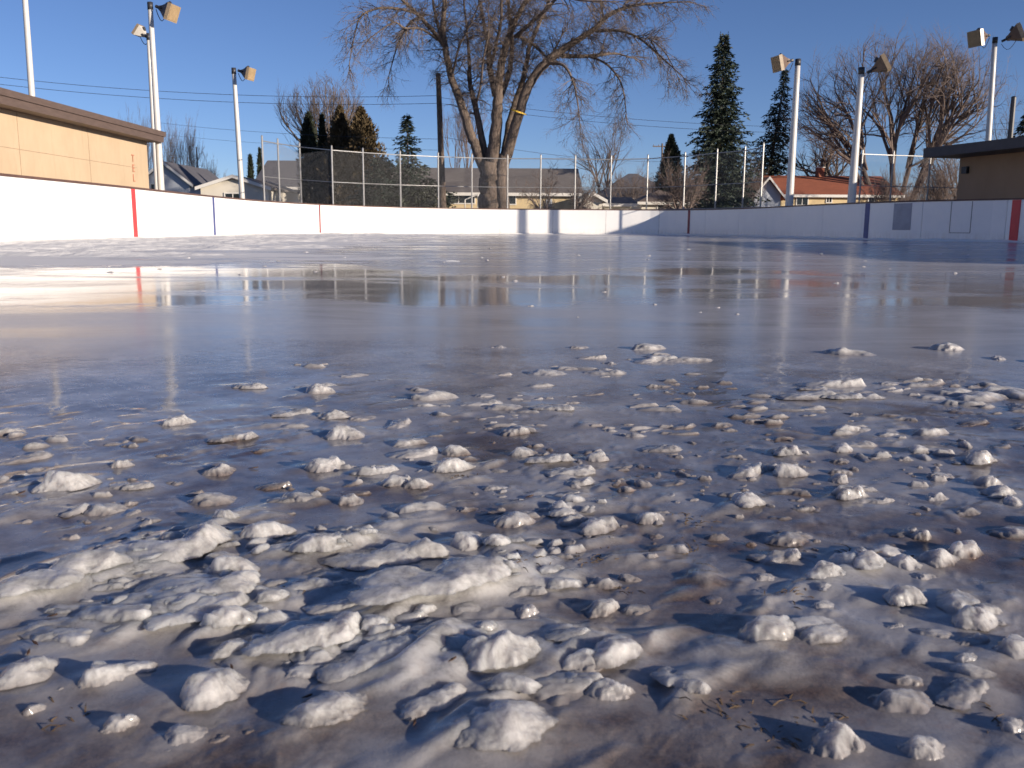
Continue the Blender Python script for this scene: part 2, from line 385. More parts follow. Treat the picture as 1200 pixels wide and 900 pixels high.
# ------------------------------------------------------------------ the larger lumps: foot, size, heading
BIG = [
 (180, 668, 150, 62, 48, 0.55, "largest mound of refrozen slush, broad and pale, with grit on its flank"),
 (62, 700, 120, 52, 50, 0.5, "long pale slush ridge running in from the left edge of the ice"),
 (235, 716, 110, 48, 46, 0.42, "sloping slush ridge just in front of the largest mound"),
 (268, 682, 56, 36, 10, 0.8, "peaked slush lump at the right shoulder of the largest mound"),
 (225, 735, 95, 32, 42, 0.4, "thin tongue of slush below the sloping ridge, glistening along its edge"),
 (305, 636, 56, 32, 20, 0.8, "rounded slush lump with a broken tip behind the largest mound"),
 (372, 655, 70, 30, 30, 0.7, "flat-topped slush lump left of the crusty ridge"),
 (452, 668, 110, 46, 25, 0.5, "crusty slush ridge with jagged right end near the middle left"),
 (505, 708, 165, 46, 28, 0.42, "long smooth slush ridge ending in a raised corner at mid frame"),
 (352, 700, 60, 26, 35, 0.6, "short slush fin with a brown grass stem beside it"),
 (244, 826, 76, 74, 60, 0.9, "blue-shadowed slab of slush standing on end at lower left"),
 (262, 745, 52, 34, 30, 0.8, "small hump on top of the blue-shadowed slab"),
 (118, 806, 56, 34, 20, 0.7, "grey broken slush piece in the dark blue hollow"),
 (14, 806, 58, 46, 15, 0.9, "smooth slush lump cut by the left edge of the picture"),
 (134, 860, 36, 32, 0, 0.9, "small round white ball of ice at lower left"),
 (36, 838, 22, 20, 0, 0.9, "tiny white knob of ice left of the round ball"),
 (212, 872, 44, 24, 0, 0.8, "low pale ice nub right of the round ball"),
 (358, 772, 110, 58, 35, 0.6, "wide low slush hump between the slab and the centre"),
 (436, 752, 30, 26, 0, 0.9, "rounded ice knob between two slush humps in the lower centre left"),
 (440, 790, 110, 52, 40, 0.55, "low wavy slush ridge with a dark hollow in front"),
 (378, 852, 84, 40, 20, 0.7, "half sunken slush lump near the bottom, left of centre"),
 (505, 838, 70, 58, 40, 0.6, "pointed pale slush lump near the bottom, left of centre"),
 (582, 790, 90, 50, 20, 0.7, "broad slush lump with a straight dark edge beside it, lower centre"),
 (618, 722, 30, 38, 20, 0.8, "upright narrow ice shard in the centre of the slush field"),
 (706, 722, 40, 26, 10, 0.8, "triangular ice lump right of the upright shard"),
 (684, 788, 54, 52, -40, 0.7, "tall lump of the joined pair at lower centre"),
 (712, 820, 52, 50, -20, 0.7, "wet glinting lump of the joined pair at lower centre"),
 (800, 818, 52, 60, -45, 0.6, "leaning ice lump with a toothed edge, right of the joined pair"),
 (590, 880, 110, 60, 10, 0.8, "soft out-of-focus slush mound at the bottom edge, centre"),
 (985, 885, 60, 54, 10, 0.8, "soft milky lump near the bottom edge, right of centre"),
 (1090, 890, 48, 42, 0, 0.8, "blurred white lump at the bottom edge, second from the right corner"),
 (1192, 858, 30, 26, 0, 0.8, "pale lump cut by the right edge near the bottom"),
 (1150, 740, 46, 46, 0, 0.9, "rounded lump with a bright wet corner near the right edge"),
 (1068, 712, 46, 40, 0, 0.9, "domed lump in the shaded blue hollow at right"),
 (1022, 672, 44, 26, 0, 0.8, "pale lump with a brown leaf under its right side"),
 (1064, 670, 40, 26, 0, 0.8, "middle lump of the row in the blue hollow at right"),
 (1108, 665, 44, 28, 0, 0.8, "bright crowned lump in the row in the blue hollow at right"),
 (1136, 656, 46, 32, 0, 0.8, "largest rounded lump in the row in the blue hollow at right"),
 (1000, 668, 46, 22, 0, 0.8, "flat lump at the left end of the row at right"),
 (1082, 634, 26, 20, 0, 0.8, "pointed white lump behind the row at right"),
 (915, 660, 54, 26, 20, 0.6, "low streaked lump with a brown right end"),
 (975, 682, 46, 24, 10, 0.7, "low broken lump left of the blue hollow"),
 (700, 626, 46, 24, 0, 0.8, "block-like white lump alone on smooth ice at mid frame"),
 (762, 614, 32, 24, 0, 0.9, "small domed lump right of the block-like white one"),
 (656, 602, 26, 20, 0, 0.9, "small leaning lump up left of the block-like white one"),
 (548, 646, 44, 36, 20, 0.8, "split lump with two horns behind the long smooth ridge"),
 (582, 648, 30, 24, 0, 0.8, "squarish lump touching the right of the two-horned one"),
 (930, 560, 42, 24, 0, 0.8, "bright lump with a notch, casting a blue shadow, upper right"),
 (998, 586, 40, 20, 0, 0.7, "wedge-shaped lump with a long blue shadow to its left"),
 (880, 597, 40, 24, 0, 0.8, "ridged dome lump in the open ice at right"),
 (985, 566, 26, 14, 0, 0.8, "small oval lump between the notched and the wedge-shaped ones"),
 (1162, 570, 34, 26, 0, 0.8, "white lump topping the cluster near the right edge"),
 (1178, 584, 40, 18, 0, 0.7, "flat brown-based lump at the right edge cluster"),
 (1152, 545, 44, 24, 10, 0.7, "upper lump of the cluster near the right edge"),
 (926, 536, 34, 16, 0, 0.7, "flat shelf-like lump behind the notched one"),
 (1082, 533, 30, 18, 0, 0.8, "lone pyramid lump on smooth ice at right"),
 (990, 532, 26, 16, 0, 0.8, "small upright lump above the wedge-shaped one"),
 (985, 470, 50, 13, 0, 0.5, "long flat crust of ice far out at right"),
 (956, 459, 28, 9, 0, 0.5, "thin crust just left of the long flat crust"),
 (206, 499, 32, 17, 0, 0.8, "bright lone lump far out at left"),
 (70, 578, 68, 36, 25, 0.7, "humped lump with a long tail near the left edge"),
 (140, 549, 24, 16, 0, 0.8, "small dome up right of the humped lump at left"),
 (150, 592, 18, 14, 0, 0.8, "tiny bright cube of ice right of the humped lump at left"),
 (148, 576, 44, 16, 0, 0.6, "low flat dome just behind the tiny bright cube"),
 (252, 556, 40, 38, -10, 0.8, "glassy sparkling lump in the left middle ice"),
 (376, 553, 40, 26, 10, 0.8, "lump with a hooked top in the left middle ice"),
 (262, 616, 28, 28, 0, 0.8, "craggy little lump behind the largest mound"),
 (400, 515, 44, 32, -20, 0.7, "tall cracked lump in the line of lumps receding at centre left"),
 (372, 462, 34, 24, 30, 0.7, "farthest lump of the receding line at centre left"),
 (388, 492, 36, 16, 0, 0.7, "flat lump in the receding line at centre left"),
 (285, 458, 36, 20, 0, 0.6, "far pale lump standing alone left of the receding line"),
 (268, 520, 44, 26, 30, 0.6, "pair-shaped lump with a groove, left middle"),
 (612, 536, 32, 20, 0, 0.8, "bright smooth lump near the centre of the picture"),
 (602, 510, 30, 24, 0, 0.8, "ragged lump behind the bright smooth central one"),
 (640, 545, 48, 20, 20, 0.6, "thin ridge lump right of the bright smooth central one"),
 (668, 560, 50, 22, 10, 0.6, "crumbly lump right of the thin ridge lump"),
 (528, 556, 44, 26, 20, 0.7, "reddish-based lump left of the centre"),
 (533, 535, 34, 22, 0, 0.7, "rough double lump behind the reddish-based one"),
 (436, 560, 44, 24, 20, 0.6, "sloped lump in the crowded part left of centre"),
 (462, 572, 34, 18, 10, 0.7, "wet glittering lump in the crowded part left of centre"),
 (488, 574, 30, 18, 0, 0.8, "smooth lump next to the wet glittering one"),
 (410, 592, 30, 18, 0, 0.8, "round lump in front of the crowded part left of centre"),
 (650, 484, 42, 14, 5, 0.5, "long low crust out beyond the centre"),
 (700, 540, 30, 16, 0, 0.7, "isolated low lump right of the crumbly one"),
]
for i, (px, py, w_, h_, a_, dp, lab) in enumerate(BIG):
    g = gnd(px, py-h_*0.25); D_ = math.hypot(g.y, H0); Wm = w_/F*D_; th = R(a_ if dp <= .62 else 28)
    MOUNDS.append((g.x, g.y, Wm*.75, Wm*.42, math.cos(th), math.sin(th), Wm*.08))

# ------------------------------------------------------------------ the ground and the ice
me = MB(); me.quad((-2500, -800, -0.06), (2500, -800, -0.06), (2500, 4000, -0.06), (-2500, 4000, -0.06))
tag(me.build("ground", M['ground']), kind='structure')
me = MB(); me.quad((-10, -12, -0.030), (15.5, -12, -0.030), (15.5, 44, -0.030), (-10, 44, -0.030))
tag(me.build("ice_base", M['ice']), kind='structure')
def grid_obj(name, X, Y, Z, mat):
    nr, nc = X.shape; co = np.stack([X, Y, Z], -1).reshape(-1, 3).astype(np.float32)
    idx = np.arange(nr*nc).reshape(nr, nc)
    q = np.stack([idx[:-1, :-1], idx[:-1, 1:], idx[1:, 1:], idx[1:, :-1]], -1).reshape(-1, 4)
    me = bpy.data.meshes.new(name); me.vertices.add(len(co)); me.vertices.foreach_set("co", co.ravel())
    me.loops.add(q.size); me.loops.foreach_set("vertex_index", q.ravel().astype(np.int32))
    me.polygons.add(len(q)); me.polygons.foreach_set("loop_start", (np.arange(len(q))*4).astype(np.int32))
    me.polygons.foreach_set("use_smooth", np.ones(len(q), bool)); me.materials.append(mat); me.update(calc_edges=True)
    o = bpy.data.objects.new(name, me); return link(o)
ys = [0.16]
while ys[-1] < 44:
    y = ys[-1]; st = 0.0050 if y < 2.6 else (0.012 if y < 6 else 0.03)
    ys.append(y*(1+st)+0.0)
ys = np.array(ys)
u = np.concatenate([np.linspace(-2.2, -0.72, 60)[:-1], np.linspace(-0.72, 0.72, 640), np.linspace(0.72, 2.2, 60)[1:]])
YY = np.repeat(ys[:, None], len(u), 1); XX = YY*u[None, :]
XX = np.clip(XX, -9.9, 15.4)
ZZ = ice_height(XX, YY)
tag(grid_obj("ice", XX, YY, ZZ, M['ice']), kind='structure')

# ------------------------------------------------------------------ ice lumps
def lump_mesh(W, D, H, seed, elong=False, px=40):
    """A lump of refrozen slush as a patch: overlapping blobs, warped and pitted, its rim dipping below the ice."""
    r_ = np.random.default_rng(seed)
    nx = int(max(20, min(170, px*1.0))); ny = int(max(16, min(130, nx*D/W*1.15)))
    gx = np.linspace(-0.62, 0.62, nx); gy = np.linspace(-0.62, 0.62, ny)
    U, V = np.meshgrid(gx*W, gy*D); ox, oy = r_.uniform(0, 300, 2); k = 1/D
    w1 = 0.22*D; w2 = 0.07*D
    UU = U+w1*fbm(U*k*1.5+ox, V*k*1.5+oy, 3)+w2*fbm(U*k*5+oy, V*k*5+ox, 3)
    VV = V+w1*fbm(U*k*1.5+oy+31, V*k*1.5+ox, 3)+w2*fbm(U*k*5+9+oy, V*k*5+ox, 3)
    z = np.zeros_like(U); zb_ = 0.0
    nb = int(r_.integers(6, 10)) if elong else int(r_.integers(3, 7))
    for b in range(nb):
        if elong:
            t = (b+0.5)/nb; cx_ = (t-0.5)*W*0.80; cy_ = r_.normal(0, 0.10)*D; R_ = D*r_.uniform(.30, .46); hh = (0.45+0.55*t)*r_.uniform(.75, 1.0)
        else:
            a = r_.uniform(0, 6.28); q = 0 if b == 0 else r_.uniform(.1, .62); cx_ = math.cos(a)*q*W*.45; cy_ = math.sin(a)*q*D*.45
            R_ = D*(.46 if b == 0 else r_.uniform(.20, .40)); hh = r_.uniform(.75, 1.0) if b == 0 else r_.uniform(.4, 1.0)
        sx_ = (1.25 if elong else W/D*0.92)
        ca = r_.uniform(-.5, .5); du = (UU-cx_); dv = (VV-cy_)
        xu = (du*math.cos(ca)+dv*math.sin(ca))/(R_*sx_); xv = (-du*math.sin(ca)+dv*math.cos(ca))/R_
        d2 = np.clip(1-(np.abs(xu)**2+np.abs(xv)**2)*0.62, 0, None)
        # broken top: each blob is cut by a tilted plane
        tl = r_.uniform(-.35, .35, 2); cut = 0.86+0.55*xu*(1 if elong else np.sign(tl[0]))*0.6+tl[1]*xv
        pk = d2**1.7*1.12; hb = hh*(pk+cut-np.sqrt((pk-cut)**2+.006))*.5; hb = np.clip(hb, 0, None)
        z = 0.5*(z+hb+np.sqrt((z-hb)**2+.008)); zb_ = 0.5*(zb_+math.sqrt(zb_**2+.008))
    z = np.clip(z-zb_-.03, 0, 1.3)
    z = z*(1+0.26*fbm(U*k*1.8+ox, V*k*1.8+oy, 3, .5))+0.028*sstep(z, 0.1, .5)*fbm(U*k*9+oy, V*k*9+ox, 4, .65)
    rim = np.maximum(np.abs(U)/(W*.62), np.abs(V)/(D*.62)); z = z*sstep(rim, 1, .82)
    Z = z*H*1.15-0.0010*sstep(z, .06, 0)
    lean = r_.uniform(-.3, .3, 2)*H
    X = U+lean[0]*z; Y = V+lean[1]*z
    keep = z > -1
    m = (z > 0.004); mm = m.copy(); mm[1:] |= m[:-1]; mm[:-1] |= m[1:]; mm[:, 1:] |= m[:, :-1]; mm[:, :-1] |= m[:, 1:]
    idx = -np.ones(U.shape, int); idx[mm] = np.arange(mm.sum())
    co = np.stack([X, Y, Z], -1)[mm]
    a = idx[:-1, :-1]; b = idx[:-1, 1:]; c = idx[1:, 1:]; d = idx[1:, :-1]; ok = (a >= 0) & (b >= 0) & (c >= 0) & (d >= 0)
    q = np.stack([a[ok], b[ok], c[ok], d[ok]], -1)
    me = bpy.data.meshes.new("ice_chunk"); me.vertices.add(len(co)); me.vertices.foreach_set("co", co.astype(np.float32).ravel())
    me.loops.add(q.size); me.loops.foreach_set("vertex_index", q.ravel().astype(np.int32)); me.polygons.add(len(q))
    me.polygons.foreach_set("loop_start", (np.arange(len(q))*4).astype(np.int32)); me.polygons.foreach_set("use_smooth", np.ones(len(q), bool))
    me.materials.append(M['ice']); me.update(calc_edges=True); return me

def hz(x, y): return float(ice_height(np.array([[x]]), np.array([[y]]))[0, 0])
def place_chunk(px, py, wpx, hpx, ang, label=None, seed=0, depth=None, group=None):
    """px, py: middle of the near foot of the lump in the photo; wpx, hpx: size seen there"""
    g = gnd(px, py); D = math.hypot(g.y, H0); grz = H0/D
    elong = depth is not None and depth <= 0.62
    if elong:
        L = wpx/F*D*1.18; wd = L*0.48; th = R(ang)
        # length along the streaks, seen partly foreshortened
        vis = hpx/F*D; Hh = max(L*.09, min(L*.16, vis*.36))
        me = lump_mesh(L, wd, Hh, seed, True, wpx*1.5); cy = g.y+hpx*0.30/F*D/grz*0.6; rot = th
    else:
        W = wpx/F*D*1.22; wd = W*(depth or .8)*.8; vis = hpx/F*D
        Hh = min(W*.27, max(W*.13, vis*.75-wd*.45*grz)); me = lump_mesh(W, wd, Hh, seed, False, wpx*1.5); cy = g.y+wd*.42; rot = R(26+ang*.5) if g.y < 1.6 else R(10+ang*.5)
    o = bpy.data.objects.new("ice_chunk", me); o.location = (g.x, cy, hz(g.x, cy)-0.0006); o.rotation_euler.z = rot
    link(o); tag(o, label, 'ice chunk', group); return o

for i, (px, py, w_, h_, a_, dp, lab) in enumerate(BIG):
    place_chunk(px, py, w_, h_, a_, lab, seed=100+i, depth=dp, group="larger lumps of refrozen slush on the ice")
# shared lump shapes for the scatter
protos = []
for k in range(14):
    protos.append(lump_mesh(1, 0.7, 0.36, 900+k, k % 4 == 0, 46))
r2 = random.Random(5); NS = 0
clusters = []
while len(clusters) < 66:
    y = 0.5*math.exp(r2.uniform(0.25, 1.58)); uu = r2.uniform(-0.58, 0.62)
    if y > 1.4 and uu < -0.24-0.2*max(0, 1.9-y): continue
    if y > 1.9 and r2.random() < 0.4: continue
    clusters.append((uu*y, y))
for (cx_, cy_) in clusters:
    n = r2.randint(2, 6)
    for _ in range(n):
        if NS >= 214: break
        sp = 0.045+0.045*cy_
        x = cx_+r2.gauss(0, sp); y = cy_+r2.gauss(0, sp*.8)
        if y < 0.45: continue
        s_ = min(1.9, r2.lognormvariate(0, .38))*0.026*(0.62+0.36*y)
        o = bpy.data.objects.new("ice_chunk", protos[r2.randrange(len(protos))])
        o.location = (x, y, hz(x, y)-0.0008); o.rotation_euler.z = R(r2.gauss(25, 22)) if y < 1.5 else R(r2.gauss(8, 14))
        fl = r2.uniform(0.45, 1.0)
        o.scale = (s_*(1.6 if y < 1.4 else 2.1), s_*(1.3 if y < 1.4 else 1.6), s_*fl*1.1)
        link(o); NS += 1
        tag(o, "small pale lump of refrozen slush, one of many strewn over the ice", 'ice chunk', "small lumps strewn over the ice")
# rubble too fine to count: flattened crumbs of slush between the lumps, and a few out on the clear ice
r3 = random.Random(9); rp = [lump_mesh(1, 0.7, 0.34, 700+k, k % 3 == 0, 15) for k in range(10)]
rd = []
for me in rp:
    a = np.empty(len(me.vertices)*3, np.float32); me.vertices.foreach_get("co", a)
    q = np.empty(len(me.loops), np.int32); me.loops.foreach_get("vertex_index", q); rd.append((a.reshape(-1, 3), q.reshape(-1, 4)))
for me in rp: bpy.data.meshes.remove(me)
VV_, QQ_, nv = [], [], 0; k = 0; tries = 0
while k < 760 and tries < 60000:
    tries += 1
    y = 0.5*math.exp(r3.uniform(0.0, 1.72)); uu = r3.uniform(-1.0, 1.0); x = uu*y
    d = float(fbm(np.array([x*1.7+20]), np.array([y*1.7+3]), 3)[0])+0.9*float(fbm(np.array([x*7+2]), np.array([y*7+33]), 2)[0])
    lim = -0.05
    lim += 0.50*max(0, 1.15-y)/0.5
    if y > 1.15: lim += (y-1.15)*1.1*max(0, -uu-0.16)*3
    if y > 1.75: lim += 0.9*(y-1.75)
    if d < lim+r3.uniform(-.12, .12): continue
    s_ = min(2.2, r3.lognormvariate(0, .5))*0.0105*(0.55+0.62*y)
    co, q = rd[r3.randrange(len(rd))]; a = R(r3.gauss(25, 40)) if y < 1.4 else R(r3.gauss(5, 16))
    c = co*np.array([s_*(1.3 if y < 1.4 else 1.9), s_, s_*r3.uniform(.5, 1.2)])
    c = np.stack([c[:, 0]*math.cos(a)-c[:, 1]*math.sin(a)+x, c[:, 0]*math.sin(a)+c[:, 1]*math.cos(a)+y, c[:, 2]+hz(x, y)-0.0005], -1)
    VV_.append(c); QQ_.append(q+nv); nv += len(c); k += 1
for _ in range(46):
    y = r3.uniform(3.2, 14); x = y*r3.uniform(-.45, .6); s_ = r3.uniform(.008, .02)*(0.5+.22*y); co, q = rd[r3.randrange(len(rd))]
    c = co*np.array([s_, s_, s_*.9])+np.array([x, y, hz(x, y)]); VV_.append(c); QQ_.append(q+nv); nv += len(c)
V_ = np.concatenate(VV_).astype(np.float32); Q_ = np.concatenate(QQ_).astype(np.int32)
me = bpy.data.meshes.new("ice_rubble"); me.vertices.add(len(V_)); me.vertices.foreach_set("co", V_.ravel()); me.loops.add(Q_.size); me.loops.foreach_set("vertex_index", Q_.ravel())
me.polygons.add(len(Q_)); me.polygons.foreach_set("loop_start", (np.arange(len(Q_))*4).astype(np.int32)); me.polygons.foreach_set("use_smooth", np.ones(len(Q_), bool)); me.materials.append(M['ice']); me.update(calc_edges=True)
tag(link(bpy.data.objects.new("ice_rubble", me)), kind='stuff')
# dead grass poking from the ice, bits of leaf
mb = MB(); lb = MB()
tufts = [(gnd(852, 834), 26), (gnd(810, 612), 22), (gnd(1010, 650), 12), (gnd(958, 842), 14), (gnd(620, 668), 16), (gnd(540, 560), 8),
         (gnd(690, 655), 20), (gnd(905, 860), 16), (gnd(1170, 842), 14), (gnd(815, 640), 14), (gnd(75, 842), 10), (gnd(358, 690), 3), (gnd(930, 700), 14), (gnd(740, 690), 12)]
for g, n in tufts:
    for _ in range(n):
        p = g+Vector((r3.gauss(0, 0.011), r3.gauss(0, 0.011), 0)); p.z = hz(p.x, p.y)-0.001
        a = r3.uniform(0, 6.28); L = r3.uniform(0.004, 0.014); up = r3.uniform(0.15, 0.6)
        d = Vector((math.cos(a), math.sin(a), up)).normalized()
        q = p+d*L*0.6; e = q+Vector((d.x, d.y, d.z-0.5)).normalized()*L*0.5
        mb.tube([p, q, e], [0.0006, 0.0005, 0.0002], 3)
tag(mb.build("dead_grass", M['deadgrass']), kind='stuff')
for (px, py, a) in ((37, 705, 40), (62, 730, 10), (42, 762, 150), (34, 772, 100), (272, 790, 120), (297, 548, 10), (25, 582, 60), (843, 479, 0), (620, 585, 20), (530, 792, 40), (486, 853, 80), (360, 820, 20), (1065, 655, 0)):
    g = gnd(px, py); g.z = hz(g.x, g.y)+0.0012; L = 0.0045*g.y+0.001
    d = Vector((math.cos(R(a)), math.sin(R(a)), 0.12))
    n_ = Vector((-d.y, d.x, 0))*L*0.28
    for dz in (0, 1):
        pass
    lb.hexa([g-d*L, g-n_, g+d*L, g+n_, g-d*L+Vector((0, 0, .0006)), g-n_+Vector((0, 0, .0012)), g+d*L+Vector((0, 0, .0016)), g+n_+Vector((0, 0, .001))])
tag(lb.build("leaf_litter", M['leafbit']), kind='stuff')

# ------------------------------------------------------------------ rink boards
KEY = [(-8.4, 3), (-8.4, 9), (-8.4, 14.8), (-8.38, 19.9), (-8.5, 25.9), (-8.3, 31), (-7.4, 35.2), (-5.6, 38.7), (-3.7, 41), (-1.4, 42.0), (2, 42.3), (5.2, 42.3), (6.9, 42.1),
       (8.2, 41.0), (9.1, 39.2), (9.8, 36.6), (10.3, 32.2), (11.05, 28), (12.1, 25.8), (13.2, 24), (13.7, 20.5), (13.3, 15), (12.9, 9), (12.8, 3)]
def catmull(K, n=24):
    out = []
    for i in range(1, len(K)-2):
        p0, p1, p2, p3 = [Vector(k) for k in K[i-1:i+3]]
        for j in range(n):
            t = j/n
            out.append(0.5*((2*p1)+(p2-p0)*t+(2*p0-5*p1+4*p2-p3)*t*t+(3*p1-p0-3*p2+p3)*t**3))
    out.append(Vector(K[-2])); return out
curve = catmull(KEY)
cum = [0]
for a, b_ in zip(curve, curve[1:]): cum.append(cum[-1]+(b_-a).length)
TOT = cum[-1]
def cp(s):
    s = max(0, min(TOT, s)); lo_ = 0; hi_ = len(cum)-1
    while hi_-lo_ > 1:
        m = (lo_+hi_)//2
        if cum[m] <= s: lo_ = m
        else: hi_ = m
    t = (s-cum[lo_])/(cum[hi_]-cum[lo_]); return curve[lo_].lerp(curve[hi_], t)
def cn(s):
    t = (cp(s+0.3)-cp(s-0.3)).normalized(); return Vector((t.y, -t.x))      # towards the ice (curve runs left -> far -> right)
def strip(mb, s0, s1, z0, z1, off0, off1, step=0.35):
    n = max(1, int((s1-s0)/step)); prev = None
    for i in range(n+1):
        s = s0+(s1-s0)*i/n; p = cp(s); q = cn(s)
        a = p+q*off0; b_ = p+q*off1
        cur = [(a.x, a.y, z0), (b_.x, b_.y, z0), (b_.x, b_.y, z1), (a.x, a.y, z1)]
        base = len(mb.v); mb.v += cur
        if prev is not None:
            for k in range(4): mb.f.append((prev+k, prev+(k+1) % 4, base+(k+1) % 4, base+k))
        else: mb.f.append((base+3, base+2, base+1, base))
        prev = base
    mb.f.append((prev, prev+1, prev+2, prev+3))
def s_at(px):       # arc position seen at a photo column
    best = None
    for i in range(len(curve)):
        c = curve[i]; v = camM.transposed() @ Vector((c.x, c.y, 0.6-H0))
        if v.z > 0: continue
        x = CX+F*v.x/-v.z
        if best is None or abs(x-px) < best[0]: best = (abs(x-px), cum[i])
    return best[1]
boards = empty("rink_boards", "white plastic hockey rink boards curving round the whole ice sheet", "rink boards")
BH = 1.10
s = 0.0; pl = 2.44
while s < TOT-0.3:
    e = min(TOT, s+pl); mb = MB(); strip(mb, s+0.006, e-0.006, -0.05, BH, -0.06, 0.0)
    mb.build("board_panel", M['board'], boards)
    s = e
mb = MB(); strip(mb, 0, TOT, -0.04, BH-0.01, -0.055, -0.02, 0.3); mb.build("backing", M['seam'], boards)
mb = MB(); strip(mb, 0, TOT, BH+0.001, BH+0.045, -0.12, 0.02); mb.build("cap_rail", M['cap'], boards)
for px, wd, mt, nm in ((155, 0.20, 'red', 'red_center_line'), (250, 0.14, 'bluep', 'blue_line'), (375, 0.10, 'maroon', 'goal_line'), (808, 0.12, 'maroon', 'goal_line'), (1016, 0.22, 'bluep', 'blue_line'), (1191, 0.27, 'red', 'red_center_line')):
    s = s_at(px); mb = MB(); strip(mb, s-wd/2, s+wd/2, -0.02, BH-0.004, -0.02, 0.014, 0.05); mb.build(nm, M[mt], boards)
sg = s_at(1058); mb = MB(); strip(mb, sg-0.32, sg+0.32, 0.30, BH-0.03, -0.02, 0.012, 0.1)
mb.build("grey_hatch", M['gate'], boards)
for px0, px1 in ((1115, 1139),):
    a, b_ = s_at(px0), s_at(px1); mb = MB()
    strip(mb, a, b_, 0.225, 0.24, -0.02, 0.005, 0.2); strip(mb, a-0.006, a+0.006, 0.24, BH-0.01, -0.02, 0.005, 0.1); strip(mb, b_-0.008, b_+0.008, 0.24, BH-0.01, -0.02, 0.005, 0.1)
    mb.build("gate_gap", M['seam'], boards)
# back posts bracing boards
mb = MB(); s = 1.2
while s < TOT:
    p = cp(s)-cn(s)*0.12; mb.box((p.x, p.y, 0.5), (0.07, 0.07, 1.04)); s += 2.44
mb.build("brace_posts", M['galv'], boards)
# old snow along the foot of boards
mb = MB(); s = 0.0; prev = None
n = int(TOT/0.12)
for i in range(n+1):
    s = TOT*i/n; p = cp(s); q = cn(s); nz = fbm(np.array([s*0.8]), np.array([3.3]), 5)[0]; nz2 = fbm(np.array([s*3.]), np.array([9.3]), 3)[0]
    wd = 0.16+0.22*max(0, nz+0.25)+0.05*nz2; ht = 0.035+0.05*max(0, nz+0.25)+0.02*nz2
    cur = []
    for k, (u_, v_) in enumerate(((0.0, 1.0), (0.3, 0.8), (0.65, 0.35), (1.0, -0.15))):
        a = p+q*(0.012+u_*wd); cur.append((a.x, a.y, ht*v_))
    base = len(mb.v); mb.v += cur
    if prev is not None:
        for k in range(3): mb.f.append((prev+k, base+k, base+k+1, prev+k+1))
    prev = base
M['snow'] = plain("old_snow", (0.84, 0.83, 0.81), 0.8, 0.08, nscale=5, bump=0.5, bscale=25)
tag(mb.build("snow", M['snow'], smooth=True), kind='stuff')

# wind-streaked old snow left lying on the ice along the left boards
gx = np.linspace(-8.36, -0.5, 330); gy = np.concatenate([np.linspace(6, 20, 300), np.linspace(20.1, 40, 170)])
SX, SY = np.meshgrid(gx, gy); lim_ = np.interp(SY, [6, 9, 31, 34, 37, 40], [-8.36, -8.3, -8.2, -7.6, -6.6, -4.6])
nz_ = fbm(SX*.45+5, SY*.75+2, 5, .6); cover = nz_+0.66*sstep(SX, -1.5, -7.3)-0.33-0.8*sstep(SY, 9.0, 6.5)-0.25*sstep(SY, 27, 36)
SZ = 0.11*np.clip(cover, -.25, .5)*(1+.6*fbm(SX*2.2, SY*3.1, 4, .6))+0.020*fbm(SX*2.2, SY*3.2, 4)*sstep(cover, -.05, .1)-0.003
SZ = np.where(SX < lim_-.02, -0.02, SZ); SX = np.maximum(SX, lim_)
tag(grid_obj("snow", SX, SY, SZ, M['snow']), kind='stuff')

# ------------------------------------------------------------------ flood-light poles
def floodlight(root, c, yaw, tilt, size=0.72, hm='bronze'):
    """c: neck point; yaw: degrees, heading of the lamp; tilt: degrees below horizontal"""
    rot = Euler((0, 0, R(yaw))).to_matrix() @ Euler((0, R(tilt), 0)).to_matrix()
    f = rot @ Vector((1, 0, 0)); s_ = rot @ Vector((0, 1, 0)); u_ = rot @ Vector((0, 0, 1))
    mb = MB(); b0 = c+f*0.20*size
    mb.frustum(b0, b0+f*0.55*size, (s_, u_), (0.34*size, 0.34*size), (0.98*size, 0.92*size))
    mb.frustum(c+f*0.02*size, b0-f*0.002, (s_, u_), (0.22*size, 0.22*size), (0.34*size, 0.34*size))
    hs = mb.build("floodlight", M[hm], root)
    mb = MB(); q = b0+f*(0.55*size+0.002); mb.frustum(q, q+f*0.22*size, (s_, u_), (1.02*size, 0.96*size), (1.0*size, 0.94*size)); mb.build("lens_frame", M['lens'], hs)
    mb = MB(); mb.frustum(q+f*(0.22*size+0.002), q+f*(0.22*size+0.012), (s_, u_), (0.86*size, 0.8*size), (0.86*size, 0.8*size)); mb.build("lens", M['amber'], hs)
    mb = MB(); mb.tube([b0+u_*0.30*size+f*0.20*size, b0+u_*0.46*size+f*0.42*size], [0.13*size, 0.15*size], 10); mb.build("ballast", M['darkm'], hs)
    mb = MB(); k0 = c-f*0.25*size
    mb.tube([k0, c+f*0.1*size], 0.055, 6); mb.tube([c+s_*0.2*size, c+f*0.30*size+s_*0.26*size], 0.03, 5); mb.tube([c-s_*0.2*size, c+f*0.30*size-s_*0.26*size], 0.03, 5)
    mb.build("yoke", M['darkm'], root)
    mb = MB(); a = k0-Vector((0, 0, 0.1)); e = b0+f*0.3*size-u_*0.3*size
    pts = [a.lerp(e, t)-Vector((0, 0, 0.45*size*math.sin(math.pi*t))) for t in (0, .2, .4, .6, .8, 1)]
    mb.tube(pts, 0.014, 4); mb.build("cable", M['wire'], root)
